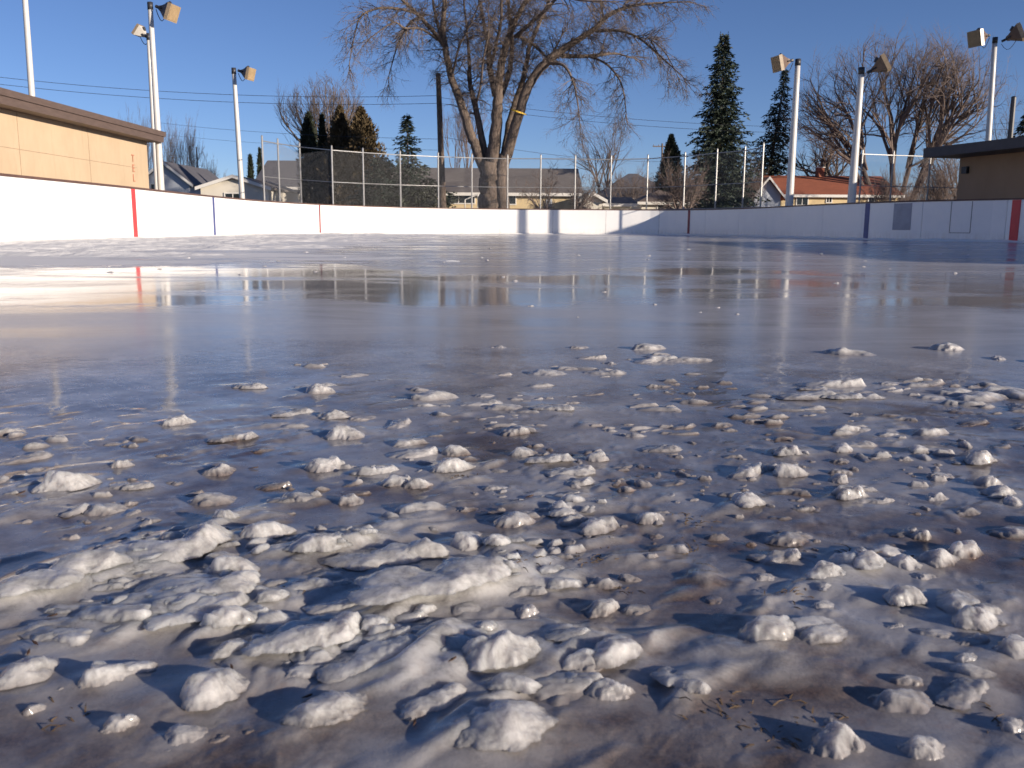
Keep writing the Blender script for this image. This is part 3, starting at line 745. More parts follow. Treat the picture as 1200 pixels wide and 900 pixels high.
def light_pole(pxb, pyt, pxt, Y, lights, label, r0=0.13, r1=0.085, top_extra=0.22, hm='bronze'):
    b_ = at(pxb, 250, Y); t = at(pxt, pyt, Y); b_.z = -0.05
    # carry the lean down to the ground
    root = empty("light_pole", label, "light pole", "floodlight poles round the rink", loc=(b_.x, b_.y, 0))
    off = -Vector((b_.x, b_.y, 0)); B = b_+off; T = t+off
    mb = MB(); N = 8
    mb.tube([B.lerp(T, k/N) for k in range(N+1)], [r0+(r1-r0)*k/N for k in range(N+1)], 14); mb.build("pole", M['polep'], root, True)
    mb = MB(); mb.tube([T-Vector((0, 0, 0.10)), T+Vector((0, 0, top_extra*.7))], r1*1.12, 10); mb.build("pole_cap", M['darkm'], root, True)
    mb = MB(); mb.box((B.x, B.y, 0.06), (0.45, 0.45, 0.05)); mb.build("base_plate", M['galv'], root)
    for (dx, dy, dz, yaw, tilt, size) in lights:
        floodlight(root, T+Vector((dx, dy, dz)), yaw, tilt, size, hm)
    return root
light_pole(190.5, 8, 176, 33.3, [(0.36, -0.1, -0.05, -12, 22, 0.60)], "tall white light pole nearest the tan building, brown floodlight facing the rink")
light_pole(185, 44, 174, 36.5, [(-0.12, 0.1, 0.05, 172, -38, 0.46)], "thin white light pole just behind another, pale floodlight turned away to the left", r0=0.10, r1=0.07, hm='palem')
light_pole(285.5, 84, 274, 40, [(0.33, -0.1, 0.0, -15, 16, 0.54)], "white light pole standing left of the fence corner behind the garage gable")
light_pole(47, -130, 20, 29, [(0.33, -0.1, 0.0, -15, 22, 0.75)], "slim light pole rising from behind the tan building roof, its top out of sight", r0=0.11, r1=0.07)
light_pole(924, 74, 935, 36.8, [(-0.36, -0.12, 0.06, 195, 14, 0.62)], "white light pole right of the sparse spruce, tan floodlight facing left", r0=0.17, r1=0.10)
light_pole(996.5, 84, 1009.5, 34.8, [(0.32, -0.1, 0.02, -20, -28, 0.62)], "white light pole before the wide bare cottonwood, floodlight aimed right", r0=0.17, r1=0.10)
light_pole(1153, 48, 1166, 41.6, [(-0.45, -0.12, 0.18, 200, 14, 0.72), (0.42, -0.1, 0.05, -32, -24, 0.72)], "light pole behind the brown building carrying two floodlights", r0=0.15, r1=0.10)

# ------------------------------------------------------------------ chain link fences
def fence(points, label, Hf=3.9):
    """points: (px, Y) of the posts"""
    root = empty("chain_link_fence", label, "fence", "tall chain link fences behind the boards")
    ps = []
    for px, Y, pyt in points:
        b_ = at(px, 262, Y); b_.z = 0; t = at(px, pyt, Y); ps.append((b_, t.z))
    for (b_, z) in ps:
        mb = MB(); mb.tube([(b_.x, b_.y, -0.05), (b_.x, b_.y, z)], 0.038, 8); mb.tube([(b_.x, b_.y, z), (b_.x, b_.y, z+0.05)], [0.045, 0.02], 8); mb.build("post", M['galv'], root)
    for (a, za), (b_, zb) in zip(ps, ps[1:]):
        d = (b_-a); L = d.length; d.normalize()
        za2, zb2 = za-0.16, zb-0.16
        for nm, k, r_ in (("top_rail", 1.0, 0.022), ("mid_rail", 0.62, 0.016), ("bottom_rail", 0.33, 0.016)):
            mb = MB(); mb.tube([(a.x, a.y, za2*k), (b_.x, b_.y, zb2*k)], r_, 6); mb.build(nm, M['galv'], root)
        # woven wire
        mb = MB(); sp = 0.072; zl = 0.06; off = d.cross(Vector((0, 0, 1)))*0.05
        def P_(s_, z_): q = a+d*s_+off; return (q.x, q.y, z_)
        Hm = min(za2, zb2)
        k = -Hm
        while k < L:
            # rising wire: from (k,0) to (k+Hm,Hm)
            s0, s1 = max(0, k), min(L, k+Hm)
            if s1 > s0+0.02:
                mb.tube([P_(s0, zl+(s0-k)), P_(s1, min(Hm, zl+(s1-k)))], 0.0014, 3, False)
                mb.tube([P_(s0, Hm-(s0-k)), P_(s1, max(zl, Hm-(s1-k)))], 0.0014, 3, False)
            k += sp
        mb.build("chain_link_mesh", M['galv'], root)
    return root
fence([(311, 36, 160), (329, 37.5, 163.5), (354, 43.0, 168), (391, 40.7, 171.5), (427, 41.8, 174.5), (470, 43.4, 177.5), (514, 44.3, 179.5), (553, 44.9, 181), (594.5, 45.2, 182), (633, 45.3, 182), (673, 45.3, 182.5),
       (714.5, 45.3, 183), (757, 45.1, 182), (800, 44.0, 179), (837, 42.4, 175), (869, 40.6, 172), (890, 39, 168)], "tall chain link fence behind the far end boards, in front of the big bare tree")
fence([(995, 41, 177), (1005, 40, 176), (1041, 40.6, 177.5), (1084, 41, 179), (1128, 41.5, 180.5)], "short run of chain link fence between the two right light poles and the brown building")

# ------------------------------------------------------------------ buildings
def window(root, c, ax, wd, ht, n_, mat='glass'):
    """c centre on wall, ax horizontal dir, n_ outward normal"""
    z = Vector((0, 0, 1)); mb = MB(); t = 0.07
    for (dx, dz, sx, sz) in ((0, ht/2+t/2, wd+2*t, t), (0, -ht/2-t/2, wd+2*t, t), (-wd/2-t/2, 0, t, ht-0.004), (wd/2+t/2, 0, t, ht-0.004)):
        mb.box(c+ax*dx+z*dz+n_*0.02, (sx, 0.07, sz), (ax, n_, z))
    w_ = mb.build("window", M['winframe'], root)
    mb = MB(); mb.box(c+n_*0.008, (wd-0.004, 0.02, ht-0.004), (ax, n_, z)); mb.build("pane", M[mat], w_)
    mb = MB(); mb.box(c+n_*0.03, (0.05, 0.02, ht-0.01), (ax, n_, z)); mb.build("mullion", M['winframe'], w_)

# left recreation building
root = empty("recreation_building", "long tan stucco building with brown roof edge, beyond the left boards", "building")
mb = MB(); mb.hexa([(-24, 2, -.1), (-12.95, 2, -.1), (-12.95, 32.9, -.1), (-24, 32.9, -.1), (-24, 2, 3.2), (-12.95, 2, 3.2), (-12.95, 32.9, 3.2), (-24, 32.9, 3.2)]); mb.build("wall", M['tan'], root)
mb = MB(); mb.hexa([(-24.5, 1.5, 3.204), (-12.46, 1.5, 3.204), (-12.46, 33.2, 3.204), (-24.5, 33.2, 3.204), (-24.5, 1.5, 3.40), (-12.44, 1.5, 3.40), (-12.44, 33.22, 3.40), (-24.5, 33.2, 3.40)])
rf = mb.build("roof", M['fascia'], root)
mb = MB(); mb.hexa([(-24.6, 1.4, 3.404), (-12.40, 1.4, 3.404), (-12.40, 33.27, 3.404), (-24.6, 33.25, 3.404), (-24.6, 1.4, 3.57), (-12.38, 1.4, 3.57), (-12.38, 33.29, 3.57), (-24.6, 33.25, 3.57)]); mb.build("roof_edge", M['fascia'], rf)
mb = MB()
for y in range(4, 32, 4): mb.box((-12.949, y+0.4, 1.6), (0.012, 0.014, 3.18))
mb.box((-12.949, 17, 2.25), (0.012, 29.8, 0.012)); mb.build("wall_joints", M['joint'], root)
# red vertical lettering near the end of the wall
def text(body, loc, rot, size, mat, name, parent, ext=0.006):
    cu = bpy.data.curves.new(name, 'FONT'); cu.body = body; cu.size = size; cu.extrude = ext; cu.align_x = 'CENTER'; cu.space_line = 0.9
    o = bpy.data.objects.new(name, cu); link(o)
    o.location = loc; o.rotation_euler = rot
    bpy.context.view_layer.update()
    dg = bpy.context.evaluated_depsgraph_get(); me_ = bpy.data.meshes.new_from_object(o.evaluated_get(dg)); mw = o.matrix_world.copy()
    bpy.data.objects.remove(o); me_.transform(mw); me_.materials.clear(); me_.materials.append(mat)
    q = bpy.data.objects.new(name, me_); link(q, parent); return q
text("T\nE\nL", (-12.935, 31.6, 2.42), (R(90), 0, R(90)), 0.36, M['faded'], "red_lettering", root)

# right building: low, dark overhanging roof, rotated 14 degrees
root = empty("warming_house", "low brown block building with a dark overhanging flat roof, behind right boards", "building")
_a = at(1082, 179, 39.0); A = Vector((_a.x, _a.y, 0)); d = Vector((0.242, -0.970, 0)); e = Vector((0.970, 0.242, 0)); z = Vector((0, 0, 1))
def pt(a_, b_, z_): q = A+d*a_+e*b_; return Vector((q.x, q.y, z_))
mb = MB(); mb.hexa([pt(0.4, 9, -.1), pt(0.4, 1.5, -.1), pt(15, 1.5, -.1), pt(15, 9, -.1), pt(0.4, 9, 3.27), pt(0.4, 1.5, 3.27), pt(15, 1.5, 3.27), pt(15, 9, 3.27)]); mb.build("wall", M['brown'], root)
mb = MB(); mb.hexa([pt(0, 9.5, 3.274), pt(0, 0, 3.274), pt(15.5, 0, 3.274), pt(15.5, 9.5, 3.274), pt(0, 9.5, 3.66), pt(0, 0, 3.66), pt(15.5, 0, 3.66), pt(15.5, 9.5, 3.66)]); mb.build("roof", M['fascia2'], root)
mb = MB(); mb.hexa([(14.6, 3, -.1), (19, 3, -.1), (19, 16, -.1), (14.6, 16, -.1), (14.6, 3, 2.7), (19, 3, 2.7), (19, 16, 2.7), (14.6, 16, 2.7)]); mb.build("shadow_block", M['brown'], root)  # block added out of frame to cast the shadow across the right ice
mb = MB(); mb.box(pt(0.85, 1.42, 2.75), (0.3, 0.14, 0.28), (d, e, z)); mb.build("wall_lamp", M['darkm'], root)
mb = MB(); mb.box(pt(5.6, 1.485, 1.2), (1.0, 0.03, 2.1), (d, e, z)); dr = mb.build("door", M['darkm'], root)
p1 = at(1187, 113, 31.5); 
pr = empty("dark_post", "dark post sticking up above the brown building roof at the right edge", "post", loc=(p1.x, 43.0, 0))
mb = MB(); tt = at(1188, 114, 43.0); bb = at(1184, 165, 43.0); off = Vector((p1.x, 43.0, 0))
mb.tube([Vector((bb.x, 43.0, 0))-off, tt-off], [0.13, 0.11], 8); mb.build("shaft", M['darkm'], pr)
mb = MB(); mb.tube([tt-off, tt-off+Vector((0, 0, .05))], [0.13, 0.05], 8); mb.build("cap", M['darkm'], pr)

def gable_house(name, label, pxL, pxR, Y, py_eave, py_ridge, depth, wallm, roofm, axis='x', rot=0, over=0.35, windows=(), chimney=None, hip=0.0, door=None, group="houses beyond the fence"):
    """front face at distance Y between two photo columns; axis x: ridge along the front; axis y: gable end to the front"""
    L = at(pxL, py_eave, Y); Rr = at(pxR, py_eave, Y); ze = (L.z+Rr.z)/2; zr = at((pxL+pxR)/2, py_ridge, Y+(depth/2 if axis == 'x' else 0)).z
    W = Rr.x-L.x; cxx = (L.x+Rr.x)/2
    root = empty(name, label, "garage" if 'garage' in name else "house", group, loc=(cxx, Y, 0))
    hw = W/2; X = Vector((1, 0, 0)); Z = Vector((0, 0, 1)); N = Vector((0, -1, 0))
    mb = MB(); mb.hexa([(-hw, 0, -.1), (hw, 0, -.1), (hw, depth, -.1), (-hw, depth, -.1), (-hw, 0, ze), (hw, 0, ze), (hw, depth, ze), (-hw, depth, ze)])
    if axis == 'y':
        i = len(mb.v); mb.v += [(-hw, 0, ze), (hw, 0, ze), (0, 0, zr-0.06), (-hw, depth, ze), (hw, depth, ze), (0, depth, zr-0.06)]
        mb.f += [(i, i+1, i+2), (i+3, i+5, i+4)]
    elif not hip:
        i = len(mb.v); mb.v += [(-hw, 0, ze), (-hw, depth, ze), (-hw, depth/2, zr-0.06), (hw, 0, ze), (hw, depth, ze), (hw, depth/2, zr-0.06)]
        mb.f += [(i, i+2, i+1), (i+3, i+4, i+5)]
    mb.build("wall", M[wallm], root)
    t = 0.12; mb = MB()
    if axis == 'x':
        hx = hw+over; sl = (zr-ze)/(depth/2); zo = ze-over*sl; h_ = hip
        for sgn, y0 in ((1, -over), (-1, depth+over)):
            pts = [(-hx, y0, zo), (hx, y0, zo), (hx-h_, depth/2, zr), (-hx+h_, depth/2, zr)]
            mb.hexa([(x, y, zz_+0.004) for x, y, zz_ in pts]+[(x, y, zz_+t) for x, y, zz_ in pts])
        if hip:
            for sg in (-1, 1):
                mb.quad((sg*hx, -over, zo+t), (sg*hx, depth+over, zo+t), (sg*(hx-h_), depth/2+.01, zr+t), (sg*(hx-h_), depth/2-.01, zr+t))
    else:
        sl = (zr-ze)/hw; zo = ze-over*sl; hx = hw+over
        for sg in (-1, 1):
            pts = [(sg*hx, -over, zo), (0, -over, zr), (0, depth+over, zr), (sg*hx, depth+over, zo)]
            mb.hexa([(x, y, zz_+0.004) for x, y, zz_ in pts]+[(x, y, zz_+t) for x, y, zz_ in pts])
    rf = mb.build("roof", M[roofm], root)
    mb = MB()
    if axis == 'x':
        mb.box((0, -over-0.02, zo+0.03), (2*hx, 0.04, 0.20)); mb.build("fascia", M['winframe'], rf)
    else:
        for sg in (-1, 1):
            a = Vector((sg*hx, -over-0.03, zo+0.0)); b_ = Vector((0, -over-0.03, zr)); 
            mb.hexa([a-Vector((0, 0.02, .06)), b_-Vector((0, 0.02, .06)), b_+Vector((0, .02, -.06)), a+Vector((0, .02, -.06)), a+Vector((0, -.02, .14)), b_+Vector((0, -.02, .14)), b_+Vector((0, .02, .14)), a+Vector((0, .02, .14))])
        mb.build("rake_trim", M['winframe'], rf)
    for (pa, pb, ya, yb, m_) in windows:
        a = at(pa, ya, Y); b_ = at(pb, yb, Y)
        window(root, Vector(((a.x+b_.x)/2-cxx, 0, (a.z+b_.z)/2)), X, abs(b_.x-a.x), abs(a.z-b_.z), N, m_)
    if door:
        a = at(door[0], 240, Y); b_ = at(door[1], 240, Y)
        mb = MB(); mb.box(((a.x+b_.x)/2-cxx, -0.02, 1.05), (abs(b_.x-a.x), 0.05, 2.1)); dd = mb.build("door", M['blueg'], root)
        mb = MB(); mb.box((b_.x-cxx-0.12, -0.07, 1.0), (0.05, 0.05, 0.05)); mb.build("handle", M['darkm'], dd)
    if chimney:
        c = at(chimney[0], chimney[1], Y+depth/2); mb = MB(); zt = c.z; 
        mb.box((c.x-cxx, depth/2, (zt+zr-0.6)/2), (0.55, 0.55, zt-zr+0.6)); ch = mb.build("chimney", M['brick'], rf)
        mb = MB(); mb.box((c.x-cxx, depth/2, zt+0.043), (0.66, 0.66, 0.08)); mb.build("chimney_cap", M['winframe'], ch)
    return root
gable_house("bungalow", "white house, blue shade painted into its walls, with dark gable roof, peeking past the tan building corner", 165, 222, 66, 214, 191, 9, 'blueg', 'shdark', 'y', windows=[(177, 186, 216, 224, 'glass')], door=(211, 217))
gable_house("garage", "white gabled garage with one wide dark window, left of the fence", 235, 314, 56, 220.5, 207.5, 8, 'white', 'shgrey', 'y', over=0.25, windows=[(264, 282, 227, 233.5, 'glass')])
gable_house("bungalow", "grey roofed cream house half hidden by the columnar evergreens", 300, 436, 72, 219, 190, 10, 'white', 'shdark', 'x', windows=[(321, 327, 229, 236, 'glass'), (404, 414, 226, 236, 'glass')])
gable_house("bungalow", "long yellow house with a grey roof behind the big bare tree", 452, 677, 60, 226, 199, 10, 'cream', 'shgrey', 'x', windows=[(588, 604, 228, 239, 'glass'), (480, 492, 229, 239, 'glass'), (519, 556, 228.5, 238, 'glass')], door=(640, 647))
gable_house("garage", "small grey roofed garage with white gable right of the yellow house", 684, 706, 57, 234, 228, 7, 'white', 'shgrey', 'y', over=0.3)
gable_house("garage", "low white garage with a flat-looking grey roof beside a wooden shed", 708, 741, 62, 240, 233, 6, 'white', 'shdark', 'x', over=0.3)
gable_house("bungalow", "house with a steep dark blue roof set back behind the garages", 700, 800, 88, 232, 205, 12, 'blueg', 'shdark', 'x', hip=4.0)
gable_house("garage", "brown hip roofed white garage with a dark double door", 752, 811, 66, 237.5, 224, 8, 'white', 'shbrown', 'x', hip=2.2, windows=[(771, 787, 241, 247, 'glass')])
gable_house("bungalow", "rust red roofed cream house with a brick chimney", 916, 1053, 70, 228.5, 208, 9, 'cream', 'shrust', 'x', windows=[(969, 974, 231.5, 237, 'glass'), (1018, 1024, 231.5, 237, 'glass'), (934, 946, 231.5, 240, 'glass')], chimney=(961, 197))
gable_house("bungalow", "white gable wing, blue shade painted into its wall, left of the rust red roof", 884, 915, 69, 228, 209, 9, 'blueg', 'shrust', 'y')
# yard bits
tr = empty("wooden_stair", "sunlit tan wooden stoop with rails beside the yellow house", "stoop")
a = at(545, 246, 55); b_ = at(560, 236, 55)
mb = MB(); mb.hexa([(a.x, 55, 0), (b_.x, 55, 0), (b_.x, 56.5, 0), (a.x, 56.5, 0), (a.x, 55, .6), (b_.x, 55, 1.3), (b_.x, 56.5, 1.3), (a.x, 56.5, .6)]); mb.build("steps", M['cream'], tr)
mb = MB(); mb.tube([(a.x, 55, .6), (a.x, 55, 1.9)], .04, 5); mb.tube([(b_.x, 55, 1.2), (b_.x, 55, 2.2)], .04, 5); mb.tube([(a.x, 55, 1.9), (b_.x, 55, 2.2)], .035, 5); mb.build("handrail", M['winframe'], tr)

# ------------------------------------------------------------------ utility poles and lines
def utility_pole(px, pyt, Y, label, cross=True, r=0.16, mat='wood', pxb=None, parent_group="utility poles"):
    t = at(px, pyt, Y); b_ = at(pxb or px, 250, Y); root = empty("utility_pole", label, "utility pole", parent_group, loc=(b_.x, Y, 0))
    T = Vector((t.x-b_.x, 0, t.z)); mb = MB(); mb.tube([(0, 0, -.1), T*0.5, T], [r*1.1, r*0.9, r*0.7], 10); mb.build("pole", M[mat], root, True)
    if cross:
        mb = MB(); mb.box(T-Vector((0, 0, 0.35)), (2.2, 0.10, 0.12)); ca = mb.build("crossarm", M[mat], root)
        for dx in (-1.0, -0.4, 0.4, 1.0):
            mb = MB(); mb.tube([T+Vector((dx, 0, -0.29)), T+Vector((dx, 0, -0.12))], [0.05, 0.035], 6); mb.build("insulator", M['darkm'], ca)
    return Vector((b_.x+T.x, Y, T.z))
utility_pole(513.5, 86, 50, "weathered wooden utility pole standing left of the big bare tree", cross=False, r=0.19, pxb=520)
utility_pole(776, 168, 110, "distant utility pole with a crossarm seen left of the dark round evergreen", r=0.14)
sl = utility_pole(230, 172, 85, "thin street lamp pole with a small dark head beside the reddish thicket", cross=False, r=0.09, mat='galv', pxb=235)
def line(p0, p1, sag, label, r=0.014):
    r *= 0.7
    pts = []; N = 24
    for k in range(N+1):
        t = k/N; q = p0.lerp(p1, t); q.z -= sag*4*t*(1-t); pts.append(q)
    mb = MB(); mb.tube(pts, r, 4); o = mb.build("power_line", M['wire']); tag(o, label, "power line", "power lines crossing the sky")
line(at(-260, 52, 50), at(514, 112, 50), 0.9, "upper power line of the pair running left from the utility pole", 0.016)
line(at(-260, 60, 50), at(514, 121, 50), 0.9, "lower power line of the pair running left from the utility pole", 0.016)
line(at(514, 114, 50), at(1250, 140, 50), 0.9, "upper power line of the pair running right from the utility pole", 0.013)
line(at(514, 121, 50), at(1250, 147, 50), 0.9, "lower power line of the pair running right from the utility pole", 0.013)
line(at(180, 143, 80), at(517, 163, 50), 0.25, "upper line of the low pair above the garage", 0.014)
line(at(180, 156, 80), at(518, 176, 50), 0.25, "lower line of the low pair above the garage", 0.011)
line(at(517, 160, 50), at(790, 189, 70), 0.4, "low service line sagging behind the big bare tree", 0.014)

# ------------------------------------------------------------------ trees
def branch(mb, rnd, p, d, L, r, level, maxlev, opt):
    n = 5 if level < maxlev else 3
    sides = 6 if r > 0.08 else (4 if r > 0.03 else 3)
    pts = [p.copy()]; rad = [r]; dirs = [d.copy()]; q = p.copy(); dd = d.copy()
    for k in range(n):
        dd = dd+Vector((rnd.gauss(0, 1), rnd.gauss(0, 1), rnd.gauss(0, 1)))*opt['wander']
        dd.z += opt['up']*(1 if level < maxlev-1 else opt.get('tipup', 1))
        dd.normalize(); q = q+dd*(L/n); pts.append(q.copy()); rad.append(r*(1-(k+1)/n*(0.62 if level < maxlev else 0.8))); dirs.append(dd.copy())
    mb.tube(pts, rad, sides, False)
    if level >= maxlev: return
    nc = opt['kids'][min(level, len(opt['kids'])-1)]
    for c in range(nc):
        t = rnd.uniform(opt['lowest'] if level else opt.get('trunk_clear', 0.35), 1.0); i = min(n-1, int(t*n)); f = t*n-i
        bp = pts[i].lerp(pts[i+1], f); bd = dirs[i+1]
        ang = R(rnd.uniform(*opt['ang'])); az = rnd.uniform(0, 6.283)
        o = bd.orthogonal().normalized(); o = Matrix.Rotation(az, 3, bd) @ o
        nd = (bd*math.cos(ang)+o*math.sin(ang)).normalized()
        rr = (rad[i]*(1-f)+rad[i+1]*f)*rnd.uniform(0.5, 0.72)
        branch(mb, rnd, bp, nd, L*rnd.uniform(*opt['lr'])*(1.15-0.45*t), max(rr, opt['rmin']), level+1, maxlev, opt)
    # leader continues
    branch(mb, rnd, q, dd, L*0.62, rad[-1], level+1, maxlev, opt)
OPT = dict(wander=0.11, up=0.05, kids=[5, 5, 5, 4], lowest=0.2, ang=(22, 55), lr=(0.5, 0.8), rmin=0.010)
def bare_tree(name, label, cat, px0, px1, pyt, Y, seed, stems=1, stemx=None, stemr=0.16, opt=None, maxlev=4, bark_='barkdark', twig='twig', spread=0.3, group="bare winter trees beyond the rink", stretchy=1.0, zbase=0.0):
    o_ = dict(OPT); o_.update(opt or {}); rnd = random.Random(seed)
    top = at((px0+px1)/2, pyt, Y); W = at(px1, pyt, Y).x-at(px0, pyt, Y).x; Ht = top.z
    trunkM = MB(); crown = MB()
    for s_ in range(stems):
        a = rnd.uniform(0, 6.28); lean = spread*(0 if stems == 1 else rnd.uniform(0.4, 1))
        d0 = Vector((math.cos(a)*lean+(0 if stems == 1 else (s_/(stems-1)-.5)*spread*1.6), math.sin(a)*lean*.6, 1)).normalized()
        p0 = Vector(((0 if stems == 1 else (s_/(stems-1)-.5)*0.5), rnd.uniform(-.2, .2), -0.1))
        r = stemr*Ht/10*rnd.uniform(0.8, 1.1); pts = [p0]; rad = [r*1.25]; q = p0; d_ = d0
        for k in range(4):
            d_ = (d_+Vector((rnd.gauss(0, .06), rnd.gauss(0, .06), 0.02))).normalized(); q = q+d_*Ht*o_.get('bole', .09); pts.append(q); rad.append(r*(1-.06*(k+1)))
        trunkM.tube(pts, rad, 9, False)
        for c in range(o_.get('forks', 4)):
            ang = R(rnd.uniform(8, o_.get('forkang', 40))); oo = Matrix.Rotation(c*2.4+rnd.uniform(-.5, .5), 3, d_) @ d_.orthogonal().normalized()
            branch(crown, rnd, pts[-1 if c < 2 else rnd.randint(3, 4)], (d_*math.cos(ang)+oo*math.sin(ang)).normalized(), Ht*rnd.uniform(.26, .34), r*rnd.uniform(.5, .7), 1, maxlev, o_)
    if o_.get('round'):
        v = np.array(crown.v); xa, xb = np.percentile(v[:, 0], [4, 96]); ya, yb = np.percentile(v[:, 1], [4, 96]); za, zb = np.percentile(v[:, 2], [1, 96])
        cc = np.array([(xa+xb)/2, (ya+yb)/2, za+(zb-za)*.45]); rr_ = np.array([(xb-xa)/2, (yb-ya)/2, (zb-za)*.55]); q_ = (v-cc)/rr_
        L_ = np.linalg.norm(q_, axis=1); k_ = np.where(L_ > .92, (.92+(L_-.92)*.38)/np.maximum(L_, 1e-6), 1.0); v = cc+q_*k_[:, None]*rr_; crown.v = [tuple(t) for t in v]
    v = np.array(crown.v); x0, x1 = np.percentile(v[:, 0], [0.7, 99.3]); z1 = np.percentile(v[:, 2], 99.6)
    sx = W/(x1-x0); sz = Ht/z1; cxx = (x0+x1)/2*sx
    for m in (trunkM, crown):
        a = np.array(m.v); a[:, 0] *= sx; a[:, 1] *= sx*stretchy; a[:, 2] *= sz; m.v = [tuple(t) for t in a]
    root = empty(name, label, cat, group, loc=(top.x-cxx, Y, zbase))
    trunkM.build("trunk", M[bark_], root, True); crown.build("crown", M[twig], root)
    return root

# the big tree: main limbs follow the real forks, then grown twigs
def big_tree():
    Y = 47.5; rnd = random.Random(3); mpp = Y/F
    base = at(577, 250, Y)
    root = empty("bare_tree", "huge bare maple with many spreading limbs behind the far end boards", "tree", "bare winter trees beyond the rink", loc=(base.x, Y, 0))
    off = Vector((base.x, Y, 0))
    limbs = {
     'T': [(577, 262, 23, 0), (576, 246, 19, 0), (575.5, 225, 16.5, 0), (575, 205, 15.2, 0), (576, 186, 13, 0)],
     'T2': [(592, 262, 10, -.3), (590, 245, 9, -.3), (588, 222, 8.5, -.3), (588, 200, 9, -.2), (592, 184, 9, 0)],
     'A': [(568, 202, 9, 0), (557, 172, 9, .2), (549, 150, 8.3, .3), (540, 120, 7.4, .4), (528, 88, 6.4, .5), (521, 55, 5.6, .6), (518, 25, 4.8, .7), (521, -15, 3.8, .8), (526, -70, 2.5, 1)],
     'A1': [(521, 52, 4.5, .6), (506, 34, 4, .2), (489, 17, 3.4, -.2), (472, 2, 2.8, -.6), (452, -22, 2, -1), (425, -50, 1.2, -1.4)],
     'A2': [(489, 17, 2.4, -.2), (470, 15, 2.2, -.8), (448, 17, 2, -1.3), (430, 27, 1.7, -1.6), (424, 45, 1.3, -1.8), (418, 80, .8, -2)],
     'A3': [(497, 18, 2.3, 0), (480, 21, 2.1, .8), (468, 34, 1.9, 1.2), (459, 52, 1.4, 1.6), (450, 82, .8, 1.8)],
     'A4': [(512, 45, 2.2, .4), (496, 38, 2, -.8), (478, 40, 1.8, -1.4), (466, 36, 1.4, -1.8), (440, 55, .8, -2)],
     'A5': [(528, 92, 2.2, .5), (538, 60, 2, -.6), (548, 42, 1.7, -1), (560, 20, 1.2, -1.5)],
     'A6': [(521, 55, 3.4, .6), (512, 28, 3, 1.2), (505, 0, 2.5, 1.8), (500, -40, 1.6, 2.3)],
     'B': [(573, 195, 7, .2), (565, 165, 6.4, .5), (557, 125, 5.6, .8), (550, 95, 4.4, 1.1), (548, 60, 3.2, 1.4), (545, 25, 2.2, 1.7), (540, -20, 1.4, 2)],
     'C': [(578, 195, 13, 0), (580, 160, 11, 0), (583, 120, 9.4, -.1), (585, 95, 7.5, -.2), (591, 62, 6.4, -.3), (600, 35, 5.4, -.4), (612, 12, 4.4, -.6), (628, -15, 3.4, -.8), (650, -60, 2, -1)],
     'C2': [(581, 112, 6.4, 0), (574, 80, 5.4, .5), (572, 52, 4.4, .9), (567, 25, 3.4, 1.3), (560, -10, 2.6, 1.7), (550, -60, 1.5, 2)],
     'C3': [(584, 120, 6, .2), (596, 85, 5, .8), (600, 50, 4.3, 1.2), (597, 10, 3.2, 1.5), (592, -40, 2, 1.8)],
     'C4': [(574, 80, 3.4, .5), (583, 50, 3, -.8), (588, 25, 2.6, -1.4), (587, -20, 1.8, -2)],
     'K': [(590, 190, 8, .3), (596, 150, 7, .8), (603, 120, 6, 1.2), (614, 85, 5, 1.6), (622, 45, 4, 2), (640, 0, 3, 2.4), (660, -50, 1.8, 2.8)],
     'D': [(590, 196, 10, 0), (598, 168, 9.4, -.2), (608, 135, 8.8, -.4), (619, 103, 8.2, -.5), (637, 78, 7.6, -.6), (657, 62, 6.6, -.6), (676, 50, 5.4, -.7), (696, 37, 4.6, -.8), (712, 22, 3.8, -.9), (736, 13, 2.8, -1), (765, 10, 1.8, -1.1), (800, 9, .8, -1.2)],
     'D1': [(658, 68, 4.2, -.6), (682, 65, 3.6, .2), (705, 61, 2.8, .8), (725, 57, 2, 1.3), (745, 60, 1, 1.8)],
     'D2': [(697, 40, 3, -.7), (722, 43, 2.6, -1.4), (744, 54, 2.1, -1.8), (764, 74, 1.6, -2.2), (790, 100, .8, -2.5)],
     'D3': [(690, 65, 2.3, .2), (708, 76, 2, -.5), (722, 94, 1.8, -.9), (728, 112, 1.3, -1), (731, 136, .8, -1)],
     'D4': [(640, 77, 3, -.6), (658, 82, 2.6, -1.4), (668, 100, 2, -1.8), (673, 122, 1.4, -2), (676, 148, .8, -2)],
     'D5': [(706, 28, 2.4, -.9), (703, 5, 2, -.4), (706, -30, 1.4, 0)],
     'D6': [(764, 74, 1.3, -2.2), (755, 57, 1.2, -2.2), (770, 72, 1, -2.4), (782, 95, .7, -2.5)],
     'E': [(604, 45, 4, -.4), (622, 33, 3.4, -1.2), (640, 20, 2.9, -1.8), (653, 10, 2.4, -2.2), (680, 17, 1.6, -2.8), (706, 20, 1, -3.2)],
     'E2': [(608, 44, 3.2, -.3), (626, 50, 2.8, .6), (643, 62, 2.4, 1.2), (652, 50, 2, 1.6), (660, 34, 1.2, 2)],
     'G': [(556, 125, 2.4, .6), (564, 100, 2.1, -.6), (567, 76, 1.7, -1.2), (573, 52, 1.3, -1.8), (574, 30, .9, -2)],
    }
    tm = MB(); polys = []
